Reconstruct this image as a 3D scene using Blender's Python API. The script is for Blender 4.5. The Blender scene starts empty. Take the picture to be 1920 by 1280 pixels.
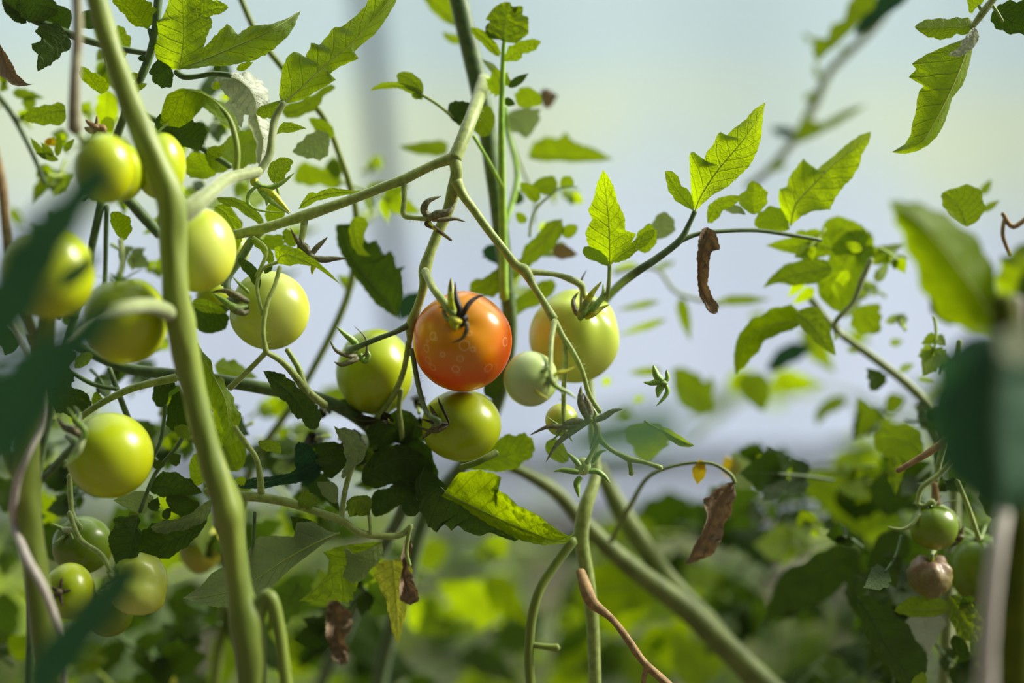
import bpy, bmesh, math, random
from mathutils import Vector, Matrix, noise
random.seed(7)
PI = math.pi
S = bpy.context.scene
COL = S.collection
# ------------------------------------------------------------------ camera
FPX = 1920 * 50 / 36.0
D0 = 0.65
CAM = Vector((0, 0, 0.75)); PITCH = math.radians(5)
FWD = Vector((0, math.cos(PITCH), -math.sin(PITCH))); RGT = Vector((1, 0, 0)); UP = Vector((0, math.sin(PITCH), math.cos(PITCH)))
cd = bpy.data.cameras.new('camera'); cam = bpy.data.objects.new('camera', cd); COL.objects.link(cam)
cam.location = CAM; cam.rotation_euler = (PI / 2 - PITCH, 0, 0)
cd.lens = 50; cd.sensor_width = 36; cd.clip_start = 0.02; cd.clip_end = 200
cd.dof.use_dof = True; cd.dof.focus_distance = D0; cd.dof.aperture_fstop = 1.9; cd.dof.aperture_blades = 0
S.camera = cam
# ------------------------------------------------------------------ world
w = bpy.data.worlds.new('hazy_sky'); S.world = w; w.use_nodes = True
nt = w.node_tree; nt.nodes.clear()
o_ = nt.nodes.new('ShaderNodeOutputWorld'); b_ = nt.nodes.new('ShaderNodeBackground')
tc = nt.nodes.new('ShaderNodeTexCoord'); dp = nt.nodes.new('ShaderNodeVectorMath'); dp.operation = 'DOT_PRODUCT'
dp.inputs[1].default_value = Vector((0.35, 0.72, 0.6)).normalized()
nt.links.new(tc.outputs['Generated'], dp.inputs[0])
rp = nt.nodes.new('ShaderNodeValToRGB'); mr = nt.nodes.new('ShaderNodeMapRange')
mr.inputs[1].default_value = -1; mr.inputs[2].default_value = 1
nt.links.new(dp.outputs['Value'], mr.inputs[0]); nt.links.new(mr.outputs[0], rp.inputs[0])
e = rp.color_ramp.elements
e[0].position = 0.1; e[0].color = (0.05, 0.058, 0.05, 1)
e[1].position = 1.0; e[1].color = (2.75, 2.84, 2.9, 1)
e2 = e.new(0.62); e2.color = (0.25, 0.28, 0.28, 1)
nt.links.new(rp.outputs[0], b_.inputs[0]); b_.inputs[1].default_value = 0.9
nt.links.new(b_.outputs[0], o_.inputs[0])
# ------------------------------------------------------------------ sun
sd = bpy.data.lights.new('sun', 'SUN'); sun = bpy.data.objects.new('sun', sd); COL.objects.link(sun)
SUN = Vector((0.78, 0.17, 0.57)).normalized()
sun.rotation_euler = SUN.to_track_quat('Z', 'Y').to_euler(); sun.location = SUN * 6
sd.energy = 8.0; sd.angle = math.radians(23); sd.color = (1.0, 0.95, 0.84)
S.view_settings.view_transform = 'Standard'; S.view_settings.look = 'None'
S.view_settings.exposure = 0.0; S.view_settings.gamma = 1.0; S.view_settings.use_curve_mapping = False

# ------------------------------------------------------------------ helpers
CROPS = {'A': (3, 0, 0), 'B': (3, 0, 380), 'C': (2.667, 0, 800), 'D': (3, 480, 0), 'E': (3, 560, 400),
         'F': (2.56, 560, 780), 'G': (2.5595, 1180, 0), 'H': (2.3415, 1100, 400), 'I': (2.3415, 1100, 780), 'P': (1, 0, 0)}
def cv(c, x, y):
    s, ox, oy = CROPS[c]; return x / s + ox, y / s + oy
def P(x, y, dz=0.0):
    d = D0 + dz / 100.0
    return CAM + FWD * d + RGT * ((x - 960) / FPX * d) + UP * ((640 - y) / FPX * d)
def pxm(dz): return (D0 + dz / 100.0) / FPX
def empty(name, label, cat, loc, group=None):
    o = bpy.data.objects.new(name, None); COL.objects.link(o); o.location = loc; o.empty_display_size = 0.02
    o['label'] = label; o['category'] = cat
    if group: o['group'] = group
    return o
def origin_of(par):
    v = Vector((0, 0, 0))
    while par is not None: v += par.location; par = par.parent
    return v
def build(name, bm, mats, parent=None, smooth=True, label=None):
    me = bpy.data.meshes.new(name)
    if not isinstance(mats, (list, tuple)): mats = [mats]
    if parent is not None:
        off = origin_of(parent); bmesh.ops.translate(bm, verts=bm.verts, vec=-off)
    bm.to_mesh(me); bm.free()
    for m in mats: me.materials.append(m)
    if smooth: me.polygons.foreach_set('use_smooth', [True] * len(me.polygons))
    o = bpy.data.objects.new(name, me); COL.objects.link(o)
    if parent is not None: o.parent = parent
    if label: o['label'] = label
    return o
def newbm():
    bm = bmesh.new(); bm.loops.layers.uv.new('UVMap'); return bm
def catmull(pts, n):
    """pts: list of tuples (any length); n samples per span"""
    if len(pts) == 2: pts = [pts[0], tuple((a + b) / 2 for a, b in zip(*pts)), pts[1]]
    out = []
    for i in range(len(pts) - 1):
        p0 = pts[max(i - 1, 0)]; p1 = pts[i]; p2 = pts[i + 1]; p3 = pts[min(i + 2, len(pts) - 1)]
        for k in range(n):
            t = k / n
            out.append(tuple(0.5 * (2 * b + (c - a) * t + (2 * a - 5 * b + 4 * c - d) * t * t + (-a + 3 * b - 3 * c + d) * t ** 3)
                             for a, b, c, d in zip(p0, p1, p2, p3)))
    out.append(tuple(pts[-1]))
    return out
def tube3(bm, pts, n=5, sides=9, hair=0.0, lump=0.05, cap=True, midx=0, flat=1.0):
    """pts: (x,y,z,r) world metres"""
    q = catmull(pts, n)
    vs = [Vector(a[:3]) for a in q]; rs = [max(a[3], 0.00003) for a in q]
    N = len(vs); rings = []
    t0 = (vs[1] - vs[0]).normalized(); ref = t0.orthogonal().normalized()
    length = 0; uvl = bm.loops.layers.uv.active; ls = []
    for i in range(N):
        t = (vs[min(i + 1, N - 1)] - vs[max(i - 1, 0)]).normalized()
        ref = (ref - t * ref.dot(t))
        ref = ref.normalized() if ref.length > 1e-6 else t.orthogonal().normalized()
        bi = t.cross(ref)
        if i: length += (vs[i] - vs[i - 1]).length
        ls.append(length)
        ring = []
        for k in range(sides):
            a = 2 * PI * k / sides
            rr = rs[i] * (1 + lump * noise.noise(vs[i] * 90 + Vector((k * 1.7, 0, 0))))
            ring.append(bm.verts.new(vs[i] + ref * (math.cos(a) * rr) + bi * (math.sin(a) * rr * flat)))
        rings.append(ring)
    for i in range(N - 1):
        for k in range(sides):
            f = bm.faces.new((rings[i][k], rings[i][(k + 1) % sides], rings[i + 1][(k + 1) % sides], rings[i + 1][k]))
            f.material_index = midx
            for l, (uu, vv) in zip(f.loops, ((k / sides, ls[i]), ((k + 1) / sides, ls[i]), ((k + 1) / sides, ls[i + 1]), (k / sides, ls[i + 1]))):
                l[uvl].uv = (uu, vv * 10)
    if cap:
        for ring, s in ((rings[0], -1), (rings[-1], 1)):
            i = 0 if s < 0 else N - 1
            t = (vs[1] - vs[0]).normalized() if s < 0 else (vs[-1] - vs[-2]).normalized()
            c = bm.verts.new(vs[i] + t * (s * rs[i] * 0.7))
            for k in range(sides):
                f = bm.faces.new((ring[k], ring[(k + 1) % sides], c) if s > 0 else (ring[(k + 1) % sides], ring[k], c)); f.material_index = midx
    if hair > 0:
        rnd = random.Random(int(abs(vs[0].x) * 1e5) + N)
        cnt = int(length / 0.00045 * hair)
        for _ in range(cnt):
            i = rnd.randrange(N - 1); f_ = rnd.random()
            c = vs[i].lerp(vs[i + 1], f_); t = (vs[i + 1] - vs[i]).normalized()
            o = t.orthogonal().normalized(); a = rnd.random() * 2 * PI
            d = (Matrix.Rotation(a, 3, t) @ o)
            L = rnd.uniform(0.0009, 0.0026); d2 = (d + t * rnd.uniform(-.35, .35)).normalized()
            b = c + d * rs[i] * 0.9; s1 = t * 0.00006; s2 = d.cross(t) * 0.00006
            v1 = bm.verts.new(b + s1); v2 = bm.verts.new(b - s1 + s2); v3 = bm.verts.new(b - s1 - s2); v4 = bm.verts.new(b + d2 * L)
            for tri in ((v1, v2, v4), (v2, v3, v4), (v3, v1, v4)):
                f = bm.faces.new(tri); f.material_index = midx
def tube(bm, c, pts, dz=0.0, r=None, ground=False, top=False, **k):
    """pts in crop pixels: (x,y[,dz[,rpx]])"""
    out = []
    for p in pts:
        x, y = cv(c, p[0], p[1]); z = p[2] if len(p) > 2 and p[2] is not None else dz; rr = p[3] if len(p) > 3 else r
        v = P(x, y, z); out.append((v.x, v.y, v.z, rr * pxm(z)))
    if ground:
        l = Vector(out[-1][:3]); k_ = Vector(out[-2][:3]); dv = (l - k_).normalized(); rr = out[-1][3]
        if dv.z > -.3: dv = (dv + Vector((0, 0, -.5))).normalized()
        a_ = l + dv * .05; b_ = a_ + (dv + Vector((0, 0, -1))).normalized() * .08; c_ = b_ + Vector((dv.x * .05, dv.y * .05, -.5 * b_.z))
        out += [(*a_, rr), (*b_, rr), (*c_, rr), (c_.x, c_.y, -0.01, rr * 1.15)]
    if top:
        l = Vector(out[0][:3]); dv = (l - Vector(out[1][:3])).normalized(); rr = out[0][3]
        out = [(*(l + dv * .12 + Vector((0, 0, .05))), rr * .8), (*(l + dv * .05), rr * .9)] + out
    tube3(bm, out, **k); return out
def resample(pts, ts, N):
    out = []; j = 0
    for i in range(N + 1):
        t = i / N
        while j < len(ts) - 2 and ts[j + 1] < t: j += 1
        a = ts[j]; b = ts[j + 1]; f = 0 if b - a < 1e-9 else min(max((t - a) / (b - a), 0), 1)
        out.append(pts[j].lerp(pts[j + 1], f))
    return out
def arcs(p):
    s = [0.0]
    for a, b in zip(p, p[1:]): s.append(s[-1] + max((b - a).length, 1e-7))
    return [x / s[-1] for x in s]
def blade(bm, mid, left, right, N=40, M=6, cup=0.0, pucker=0.0, teeth=0.0, nt=14, face=None, seed=0, wave=0.0, midx=0, nv=9):
    """leaf surface between a midrib and its two edges (3D polylines from base to tip)"""
    m_t = arcs(mid); mids = resample(mid, m_t, N)
    rnd = random.Random(seed); ph = rnd.random() * 50
    sides = []
    for ed in (left, right):
        e = [mid[0]] + list(ed) + [mid[-1]]
        a = arcs(e); pr = []
        for p in e:
            best = min(range(N + 1), key=lambda i: (mids[i] - p).length_squared); pr.append(best / N)
        run = 0; pr[-1] = 1.0; pr[0] = 0.0; mm = []
        for v in pr: run = max(run, v); mm.append(run)
        t = [0.55 * x + 0.45 * y for x, y in zip(a, mm)]
        sides.append(resample(e, t, N))
    L = arcs(mids); size = sum((b - a).length for a, b in zip(mids, mids[1:]))
    uvl = bm.loops.layers.uv.active
    tot = Vector((0, 0, 0))
    for i in range(1, N): tot += (mids[i + 1] - mids[i - 1]).cross(sides[1][i] - sides[0][i])
    sgn = 1.0
    if face is None: face = -FWD
    if tot.dot(face) < 0: sgn = -1.0
    grid = []
    for i in range(N + 1):
        row = []
        tg = (mids[min(i + 1, N)] - mids[max(i - 1, 0)])
        nrm = tg.cross(sides[1][i] - sides[0][i]); nrm = nrm.normalized() * sgn if nrm.length > 1e-12 else face
        t = i / N
        for k in range(-M, M + 1):
            a = abs(k) / M
            ed = sides[0][i] if k < 0 else sides[1][i]
            o = ed - mids[i]; wdt = o.length
            if teeth and 0.04 < t < 0.97:
                s = (t * nt + (0.37 if k < 0 else 0)) % 1.0
                o = o + o.normalized() * teeth * (1 - s) * min(1, wdt / (teeth * 3)) * 0.9 if wdt > 1e-6 else o
            p = mids[i] + o * a
            h = cup * size * (a ** 1.5) * math.sin(PI * min(t * 1.1, 1)) 
            if pucker:
                sv = math.sin((t * nv - a * 1.6) * 2 * PI)
                nn = noise.noise(Vector((t * 9 + ph, a * 4 + (7 if k < 0 else 0), 0)))
                h += pucker * size * (abs(sv) * 0.6 + nn * 0.9) * min(1, a * 3) * min(1, wdt / (0.1 * size + 1e-6))
            if wave: h += wave * size * a * a * math.sin(t * 13 + ph + (2 if k < 0 else 0)) * math.sin(PI * t)
            row.append((bm.verts.new(p + nrm * h), (0.5 + 0.5 * k / M, t)))
        grid.append(row)
    for i in range(N):
        for k in range(2 * M):
            q = (grid[i][k], grid[i][k + 1], grid[i + 1][k + 1], grid[i + 1][k])
            if sgn < 0: q = q[::-1]
            try: f = bm.faces.new([x[0] for x in q])
            except ValueError: continue
            f.material_index = midx
            for l, x in zip(f.loops, q): l[uvl].uv = x[1]
    # raised midrib
    r0 = size * 0.0065
    tube3(bm, [(*(p - face * 0.0), r0 * (1 - 0.85 * i / N)) for i, p in list(enumerate(mids))[::max(1, N // 10)]], n=2, sides=5, cap=False, midx=1, lump=0)
def dense(pts, per=1):
    return pts
def leaf(parent, c, mid, left, right, dz=0.0, dl=0.0, dr=0.0, mat='fresh', name='leaf', under=False, N=44, M=6, cup=0.0,
         pucker=0.012, teeth=2.0, nt=16, wave=0.0, nv=9, label=None, bm=None, seed=None, lob=1.0):
    """one leaf blade traced: every list in pixels of crop c; depths in cm from the focal plane"""
    own = bm is None
    if own: bm = newbm()
    mp = [(*cv(c, p[0], p[1]), (p[2] if len(p) > 2 else dz)) for p in mid]
    mq = catmull(mp, 5)
    m3 = [P(*q) for q in mq]
    mt = arcs([Vector((a[0], a[1], 0)) for a in mq])
    size = sum((b - a).length for a, b in zip(m3, m3[1:]))
    def edge(pts, d):
        if len(pts) <= 6 and all(len(p) == 2 for p in pts):
            ends = [mp[0][:2]] + [cv(c, *p) for p in pts] + [mp[-1][:2]]
            q_ = catmull(ends, 4)[1:-1]; rq = random.Random(len(q_) + int(mp[0][0])); pts = []
            for i_, a_ in enumerate(q_):
                cxm, cym = mq[min(int(len(mq) * (i_ + 1) / (len(q_) + 2)), len(mq) - 1)][:2]
                k_ = 1 + (.10 if i_ % 4 == 1 else -.10 if i_ % 4 == 3 else 0) * lob * rq.uniform(.5, 1.4)
                s_, ox_, oy_ = CROPS[c]; pts.append((((cxm + (a_[0] - cxm) * k_) - ox_) * s_, ((cym + (a_[1] - cym) * k_) - oy_) * s_))
        res = []; e = [Vector((*mq[0][:2], 0))] + [Vector((*cv(c, *p[:2]), 0)) for p in pts] + [Vector((*mq[-1][:2], 0))]
        a = arcs(e)
        for (q, t, p) in zip(e[1:-1], a[1:-1], pts):
            z = resample([Vector((0, 0, m[2])) for m in mq], mt, 40)[int(t * 40)].z
            res.append(P(q.x, q.y, z + (p[2] if len(p) > 2 else d)))
        return res
    sd_ = seed if seed is not None else int(mp[0][0] * 7 + mp[0][1])
    blade(bm, m3, edge(left, dl), edge(right, dr), N, M, cup, pucker, teeth * pxm(dz), nt, (FWD if under else -FWD), sd_, wave, 0, nv)
    if own: return build(name, bm, LEAFM[mat], parent, label=label)
def gshape(kind, rnd):
    """half-outline stations (t along, width 0..1) of a tomato leaflet"""
    if kind == 'entire': return [(.04, .22), (.12, .6), (.25, .9), (.4, 1), (.58, .86), (.75, .55), (.9, .2)]
    if kind == 'lobed':
        return [(.03, .25), (.10, .62), (.17, .92), (.22, .70), (.30, .78), (.40, 1.0), (.44, .72), (.55, .66), (.63, .72), (.67, .47), (.78, .34), (.9, .14)]
    return [(.03, .3), (.1, .7), (.2, .95), (.24, .8), (.36, .98), (.41, .8), (.53, .85), (.58, .65), (.72, .55), (.77, .4), (.9, .16)]
def gleaf(parent, c, base, tip, w, dz=0.0, bend=0.0, dt=0.0, tilt=0.0, kind='lobed', mat='fresh', under=False, bm=None, name='leaf', N=24, M=4,
          pucker=0.012, wave=0.01, cup=0.0, stalk=None, label=None):
    """a leaflet from base to tip (pixels), half width w px, sideways bend px, depth dz at base (+dt at tip)"""
    b = Vector(cv(c, *base)); t = Vector(cv(c, *tip)); ax = t - b; L = ax.length; u = ax / L; n = Vector((-u.y, u.x))
    rnd = random.Random(int(b.x * 13 + b.y * 7 + L))
    def mp(s): return b + ax * s + n * (bend * 4 * s * (1 - s))
    mid = [(*mp(s), dz + dt * s) for s in (0, .25, .5, .75, 1)]
    ed = []
    for sg in (-1, 1):
        pts = []
        for s, ww in gshape(kind, rnd):
            s2 = min(max(s + rnd.uniform(-.02, .02), .02), .95); q = mp(s2) + n * sg * w * ww * rnd.uniform(.88, 1.08)
            pts.append((q.x, q.y, sg * tilt * ww))
        ed.append(pts)
    o = leaf(parent, 'P', mid, ed[0], ed[1], dz=dz, mat=mat, under=under, N=N, M=M, teeth=max(0.8, w * .05), nt=13, pucker=pucker, wave=wave, cup=cup, bm=bm, name=name,
             label=label, seed=rnd.randrange(9999))
    if stalk and o is not None:
        sb = newbm(); tube(sb, 'P', [(*cv(c, *q), dz) for q in stalk] + [(b.x, b.y, dz)], r=3.2, sides=7)
        build('leaf_stalk', sb, M_STEM, o)
    return o
def cleaf(parent, c, base, tip, w, dz=0.0, bend=0.0, dt=0.0, pairs=2, mat='fresh', under=False, name='leaf', N=20, kind='lobed', rr=3.5, tilt=0.3):
    """a compound tomato leaf: rachis + end leaflet + pairs of side leaflets"""
    b = Vector(cv(c, *base)); t = Vector(cv(c, *tip)); ax = t - b; L = ax.length; u = ax / L; n = Vector((-u.y, u.x))
    rnd = random.Random(int(b.x * 3 + b.y * 17 + L))
    def mp(s): return b + ax * s + n * (bend * 4 * s * (1 - s))
    bm = newbm(); tube(bm, 'P', [(*mp(s), dz + dt * s, rr * (1 - .5 * s)) for s in (0, .2, .4, .6)], midx=1, sides=7)
    e = mp(.55); gleaf(None, 'P', e, t, w, dz + dt * .55, bend * .3, dt * .45, tilt, kind, bm=bm, under=under, N=N)
    for i in range(pairs):
        s = .52 - i * .42 / max(pairs, 1); q = mp(s); k = 1 - i * .22
        for sg in (-1, 1):
            a = u * .62 + n * sg * (.8 + rnd.uniform(-.15, .15)); a.normalize()
            ln = L * .36 * k * rnd.uniform(.8, 1.1)
            gleaf(None, 'P', q, q + a * ln, w * .62 * k, dz + dt * s + rnd.uniform(-.2, .2), 0, rnd.uniform(-1, 1), rnd.uniform(-.4, .4), kind, bm=bm, under=under, N=max(12, N - 6), M=3)
    return build(name, bm, LEAFM[mat], parent)

# ------------------------------------------------------------------ materials
def mat(name):
    m = bpy.data.materials.new(name); m.use_nodes = True; n = m.node_tree; n.nodes.clear(); return m, n
def N_(n, t, **kw):
    x = n.nodes.new(t)
    for k, v in kw.items(): setattr(x, k, v)
    return x
def mth(n, op, a, b=None, c=None):
    x = N_(n, 'ShaderNodeMath', operation=op)
    for i, v in enumerate((a, b, c)):
        if v is None: continue
        if isinstance(v, (int, float)): x.inputs[i].default_value = v
        else: n.links.new(v, x.inputs[i])
    return x.outputs[0]
def mixc(n, f, a, b, mode='MIX'):
    x = N_(n, 'ShaderNodeMix', data_type='RGBA', blend_type=mode)
    for i, v in ((0, f), (6, a), (7, b)):
        if isinstance(v, (int, float)): x.inputs[i].default_value = v
        elif isinstance(v, tuple): x.inputs[i].default_value = (*v, 1)
        else: n.links.new(v, x.inputs[i])
    return x.outputs[2]
def smooth(n, v, lo, hi):
    x = N_(n, 'ShaderNodeMapRange', interpolation_type='SMOOTHSTEP'); n.links.new(v, x.inputs[0])
    x.inputs[1].default_value = lo; x.inputs[2].default_value = hi; return x.outputs[0]
def leafmat(name, top, under, trans, tf=0.5, vein=(0.33, 0.44, 0.03), spots=0.0, rough=0.56):
    m, n = mat(name); out = N_(n, 'ShaderNodeOutputMaterial')
    uv = N_(n, 'ShaderNodeUVMap'); sp = N_(n, 'ShaderNodeSeparateXYZ'); n.links.new(uv.outputs[0], sp.inputs[0])
    u, v = sp.outputs[0], sp.outputs[1]
    geo = N_(n, 'ShaderNodeNewGeometry')
    nz = N_(n, 'ShaderNodeTexNoise'); nz.inputs['Scale'].default_value = 60; n.links.new(geo.outputs['Position'], nz.inputs['Vector'])
    nz.inputs['Detail'].default_value = 3
    a = mth(n, 'ABSOLUTE', mth(n, 'MULTIPLY_ADD', u, 2, -1))
    wob = mth(n, 'MULTIPLY', mth(n, 'SUBTRACT', nz.outputs[0], 0.5), 0.5)
    side = mth(n, 'MULTIPLY', mth(n, 'GREATER_THAN', u, 0.5), 0.5)
    ph = mth(n, 'ADD', mth(n, 'ADD', mth(n, 'MULTIPLY_ADD', v, 9, mth(n, 'MULTIPLY', a, -1.6)), wob), side)
    fr = mth(n, 'ABSOLUTE', mth(n, 'SUBTRACT', mth(n, 'FRACT', ph), 0.5))
    lat = mth(n, 'SUBTRACT', 1.0, smooth(n, fr, 0.0, 0.10))
    vo = N_(n, 'ShaderNodeTexVoronoi', feature='DISTANCE_TO_EDGE'); vo.inputs['Scale'].default_value = 420
    n.links.new(geo.outputs['Position'], vo.inputs['Vector'])
    net = mth(n, 'SUBTRACT', 1.0, smooth(n, vo.outputs['Distance'], 0.0, 0.14))
    veins = mth(n, 'MAXIMUM', mth(n, 'MULTIPLY', lat, 0.75), mth(n, 'MULTIPLY', net, 0.24))
    mot = mth(n, 'MULTIPLY_ADD', nz.outputs[0], 0.7, 0.65)
    def tint(c): 
        x = N_(n, 'ShaderNodeVectorMath', operation='SCALE'); x.inputs[0].default_value = c; n.links.new(mot, x.inputs['Scale']); return x.outputs[0]
    ctop = mixc(n, mth(n, 'MULTIPLY', veins, 0.30), tint(top), vein)
    cund = mixc(n, mth(n, 'MULTIPLY', veins, 0.5), tint(under), vein)
    col = mixc(n, geo.outputs['Backfacing'], ctop, cund)
    ctr = mixc(n, mth(n, 'MULTIPLY', veins, 0.55), tint(trans), tuple(x * .45 for x in trans))
    if spots:
        s2 = N_(n, 'ShaderNodeTexNoise'); s2.inputs['Scale'].default_value = 130; n.links.new(geo.outputs['Position'], s2.inputs['Vector'])
        sf = mth(n, 'MULTIPLY', smooth(n, s2.outputs[0], .6, .68), spots)
        col = mixc(n, sf, col, (.16, .09, .03)); ctr = mixc(n, sf, ctr, (.12, .05, .01))
    pb = N_(n, 'ShaderNodeBsdfPrincipled'); n.links.new(col, pb.inputs['Base Color']); pb.inputs['Roughness'].default_value = rough
    pb.inputs['Specular IOR Level'].default_value = 0.22
    tr = N_(n, 'ShaderNodeBsdfTranslucent'); n.links.new(ctr, tr.inputs[0])
    bp = N_(n, 'ShaderNodeBump'); bp.inputs['Strength'].default_value = 0.7; bp.inputs['Distance'].default_value = 0.0006
    hgt = mth(n, 'SUBTRACT', mth(n, 'MULTIPLY', nz.outputs[0], .6), veins); n.links.new(hgt, bp.inputs['Height'])
    n.links.new(bp.outputs[0], pb.inputs['Normal']); n.links.new(bp.outputs[0], tr.inputs['Normal'])
    mx = N_(n, 'ShaderNodeMixShader'); mx.inputs[0].default_value = tf
    n.links.new(pb.outputs[0], mx.inputs[1]); n.links.new(tr.outputs[0], mx.inputs[2]); n.links.new(mx.outputs[0], out.inputs[0])
    return m
def plain(name, col, col2=None, rough=0.55, scale=150, sss=0.0, spec=0.4, bump=0.3, sheen=0.0, stretch=None, dist=.0005):
    m, n = mat(name); out = N_(n, 'ShaderNodeOutputMaterial'); pb = N_(n, 'ShaderNodeBsdfPrincipled')
    geo = N_(n, 'ShaderNodeNewGeometry'); nz = N_(n, 'ShaderNodeTexNoise'); nz.inputs['Scale'].default_value = scale; nz.inputs['Detail'].default_value = 4
    src = geo.outputs['Position']
    if stretch:
        mp = N_(n, 'ShaderNodeMapping'); mp.inputs['Scale'].default_value = stretch; n.links.new(src, mp.inputs[0]); src = mp.outputs[0]
    n.links.new(src, nz.inputs['Vector'])
    c2 = col2 or tuple(x * .7 for x in col)
    n.links.new(mixc(n, smooth(n, nz.outputs[0], .35, .65), col, c2), pb.inputs['Base Color'])
    pb.inputs['Roughness'].default_value = rough; pb.inputs['Specular IOR Level'].default_value = spec
    pb.inputs['Sheen Weight'].default_value = sheen
    if sss:
        pb.inputs['Subsurface Weight'].default_value = sss; pb.inputs['Subsurface Radius'].default_value = (.5, 1, .2); pb.inputs['Subsurface Scale'].default_value = .003
    bp = N_(n, 'ShaderNodeBump'); bp.inputs['Strength'].default_value = bump; bp.inputs['Distance'].default_value = dist
    n.links.new(nz.outputs[0], bp.inputs['Height']); n.links.new(bp.outputs[0], pb.inputs['Normal'])
    n.links.new(pb.outputs[0], out.inputs[0]); return m
M_STEM = plain('stem_green', (.29, .36, .075), (.19, .26, .035), .5, 300, .25, sheen=.35)
M_STEMF = plain('stem_thick_green', (.20, .265, .022), (.13, .19, .012), .5, 120, .2, sheen=.2, stretch=(1, 1, .12))
M_STEMD = plain('stem_dark_green', (.10, .17, .04), (.06, .11, .03), .5, 250, .1, sheen=.2)
M_STEMP = plain('stem_pale_green', (.26, .31, .11), (.19, .25, .06), .6, 300, .25, sheen=.5)
M_BROWN = plain('stem_brown', (.36, .24, .09), (.24, .15, .06), .7, 350, 0, bump=.6)
M_SEPAL = plain('sepal_green', (.22, .32, .06), (.12, .2, .04), .5, 700, .15)
M_SEPALD = plain('sepal_dried', (.07, .055, .025), (.15, .135, .06), .7, 700)
M_SEPALK = plain('sepal_black', (.012, .009, .008), (.03, .018, .012), .6, 900)
M_SEPALY = plain('sepal_yellow', (.50, .46, .015), (.30, .34, .015), .5, 500, .15)
M_SEPALG = plain('sepal_greyish', (.22, .225, .11), (.12, .12, .06), .7, 900, bump=.6)
LEAFM = {}
def LM(k, *a, **kw):
    m = leafmat('leaf_' + k, *a, **kw); LEAFM[k] = [m, kw.pop('rib', None) or M_RIB]
M_RIB = plain('leaf_midrib', (.42, .52, .10), (.32, .42, .07), .5, 300, .2)
M_RIBD = plain('leaf_midrib_dark', (.10, .17, .05), (.07, .12, .03), .5, 300, .2)
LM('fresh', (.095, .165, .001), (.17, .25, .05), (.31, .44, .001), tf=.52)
LM('bright', (.14, .235, .001), (.22, .33, .05), (.44, .60, .001), tf=.58)  # lighter leaf for backlit places, the glow put into its colour
LM('dark', (.022, .050, .005), (.06, .10, .025), (.07, .14, .003), tf=.35, vein=(.10, .16, .03))  # shade of the crowded foliage put into the leaf colour
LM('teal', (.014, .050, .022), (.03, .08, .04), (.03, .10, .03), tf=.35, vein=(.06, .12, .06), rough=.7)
LM('pale', (.22, .30, .12), (.25, .34, .15), (.34, .44, .10), tf=.4, vein=(.5, .56, .38))
LM('wilted', (.50, .56, .40), (.55, .60, .46), (.5, .55, .3), tf=.3, vein=(.62, .66, .5))
LM('yellow', (.26, .30, .02), (.30, .33, .08), (.62, .62, .03), tf=.5, spots=.8)
LM('dried', (.22, .16, .085), (.27, .20, .12), (.20, .12, .04), tf=.15, vein=(.34, .27, .17), rough=.8)
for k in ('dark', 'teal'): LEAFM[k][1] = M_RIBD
LEAFM['dried'][1] = M_BROWN
def tommat(name, body, shoulder, bottom, blush=None, rings=None, speck=(.6, .7, .4), rough=.3):
    """fruit skin: colour changes from the stem end to the blossom end (object z), soft mottling, optional ring blemishes"""
    m, n = mat(name); out = N_(n, 'ShaderNodeOutputMaterial'); pb = N_(n, 'ShaderNodeBsdfPrincipled')
    tcx = N_(n, 'ShaderNodeTexCoord'); at = N_(n, 'ShaderNodeUVMap'); sp = N_(n, 'ShaderNodeSeparateXYZ'); n.links.new(at.outputs[0], sp.inputs[0])
    v = sp.outputs[1]                                   # 0 blossom end .. 1 stem end
    nz = N_(n, 'ShaderNodeTexNoise'); nz.inputs['Scale'].default_value = 55; nz.inputs['Detail'].default_value = 2; n.links.new(tcx.outputs['Object'], nz.inputs['Vector'])
    nf = N_(n, 'ShaderNodeTexNoise'); nf.inputs['Scale'].default_value = 900; n.links.new(tcx.outputs['Object'], nf.inputs['Vector'])
    vv = mth(n, 'ADD', v, mth(n, 'MULTIPLY', mth(n, 'SUBTRACT', nz.outputs[0], .5), .25))
    c = mixc(n, smooth(n, vv, .55, .95), body, shoulder)
    c = mixc(n, smooth(n, vv, .45, .1), c, bottom)
    if blush: c = mixc(n, mth(n, 'MULTIPLY', smooth(n, nz.outputs[0], .55, .75), .8), c, blush)
    c = mixc(n, mth(n, 'MULTIPLY', smooth(n, nf.outputs[0], .55, .8), .2), c, speck)
    if rings:
        acc = None
        for (rx, ry, rz, rr, k) in rings:
            d = N_(n, 'ShaderNodeVectorMath', operation='DISTANCE'); n.links.new(tcx.outputs['Object'], d.inputs[0]); d.inputs[1].default_value = (rx, ry, rz)
            r = mth(n, 'MULTIPLY', mth(n, 'SUBTRACT', 1.0, smooth(n, mth(n, 'ABSOLUTE', mth(n, 'SUBTRACT', d.outputs['Value'], rr)), .0, .0005)), k)
            acc = r if acc is None else mth(n, 'MAXIMUM', acc, r)
        c = mixc(n, acc, c, (.95, .55, .22))
    n.links.new(c, pb.inputs['Base Color']); pb.inputs['Roughness'].default_value = rough
    pb.inputs['Specular IOR Level'].default_value = .42
    pb.inputs['Subsurface Weight'].default_value = .35; pb.inputs['Subsurface Radius'].default_value = (1, .8, .3); pb.inputs['Subsurface Scale'].default_value = .004
    pb.inputs['Coat Weight'].default_value = .15; pb.inputs['Coat Roughness'].default_value = .2
    bp = N_(n, 'ShaderNodeBump'); bp.inputs['Strength'].default_value = .12; bp.inputs['Distance'].default_value = .0003
    n.links.new(nz.outputs[0], bp.inputs['Height']); n.links.new(bp.outputs[0], pb.inputs['Normal'])
    n.links.new(pb.outputs[0], out.inputs[0]); return m
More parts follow.
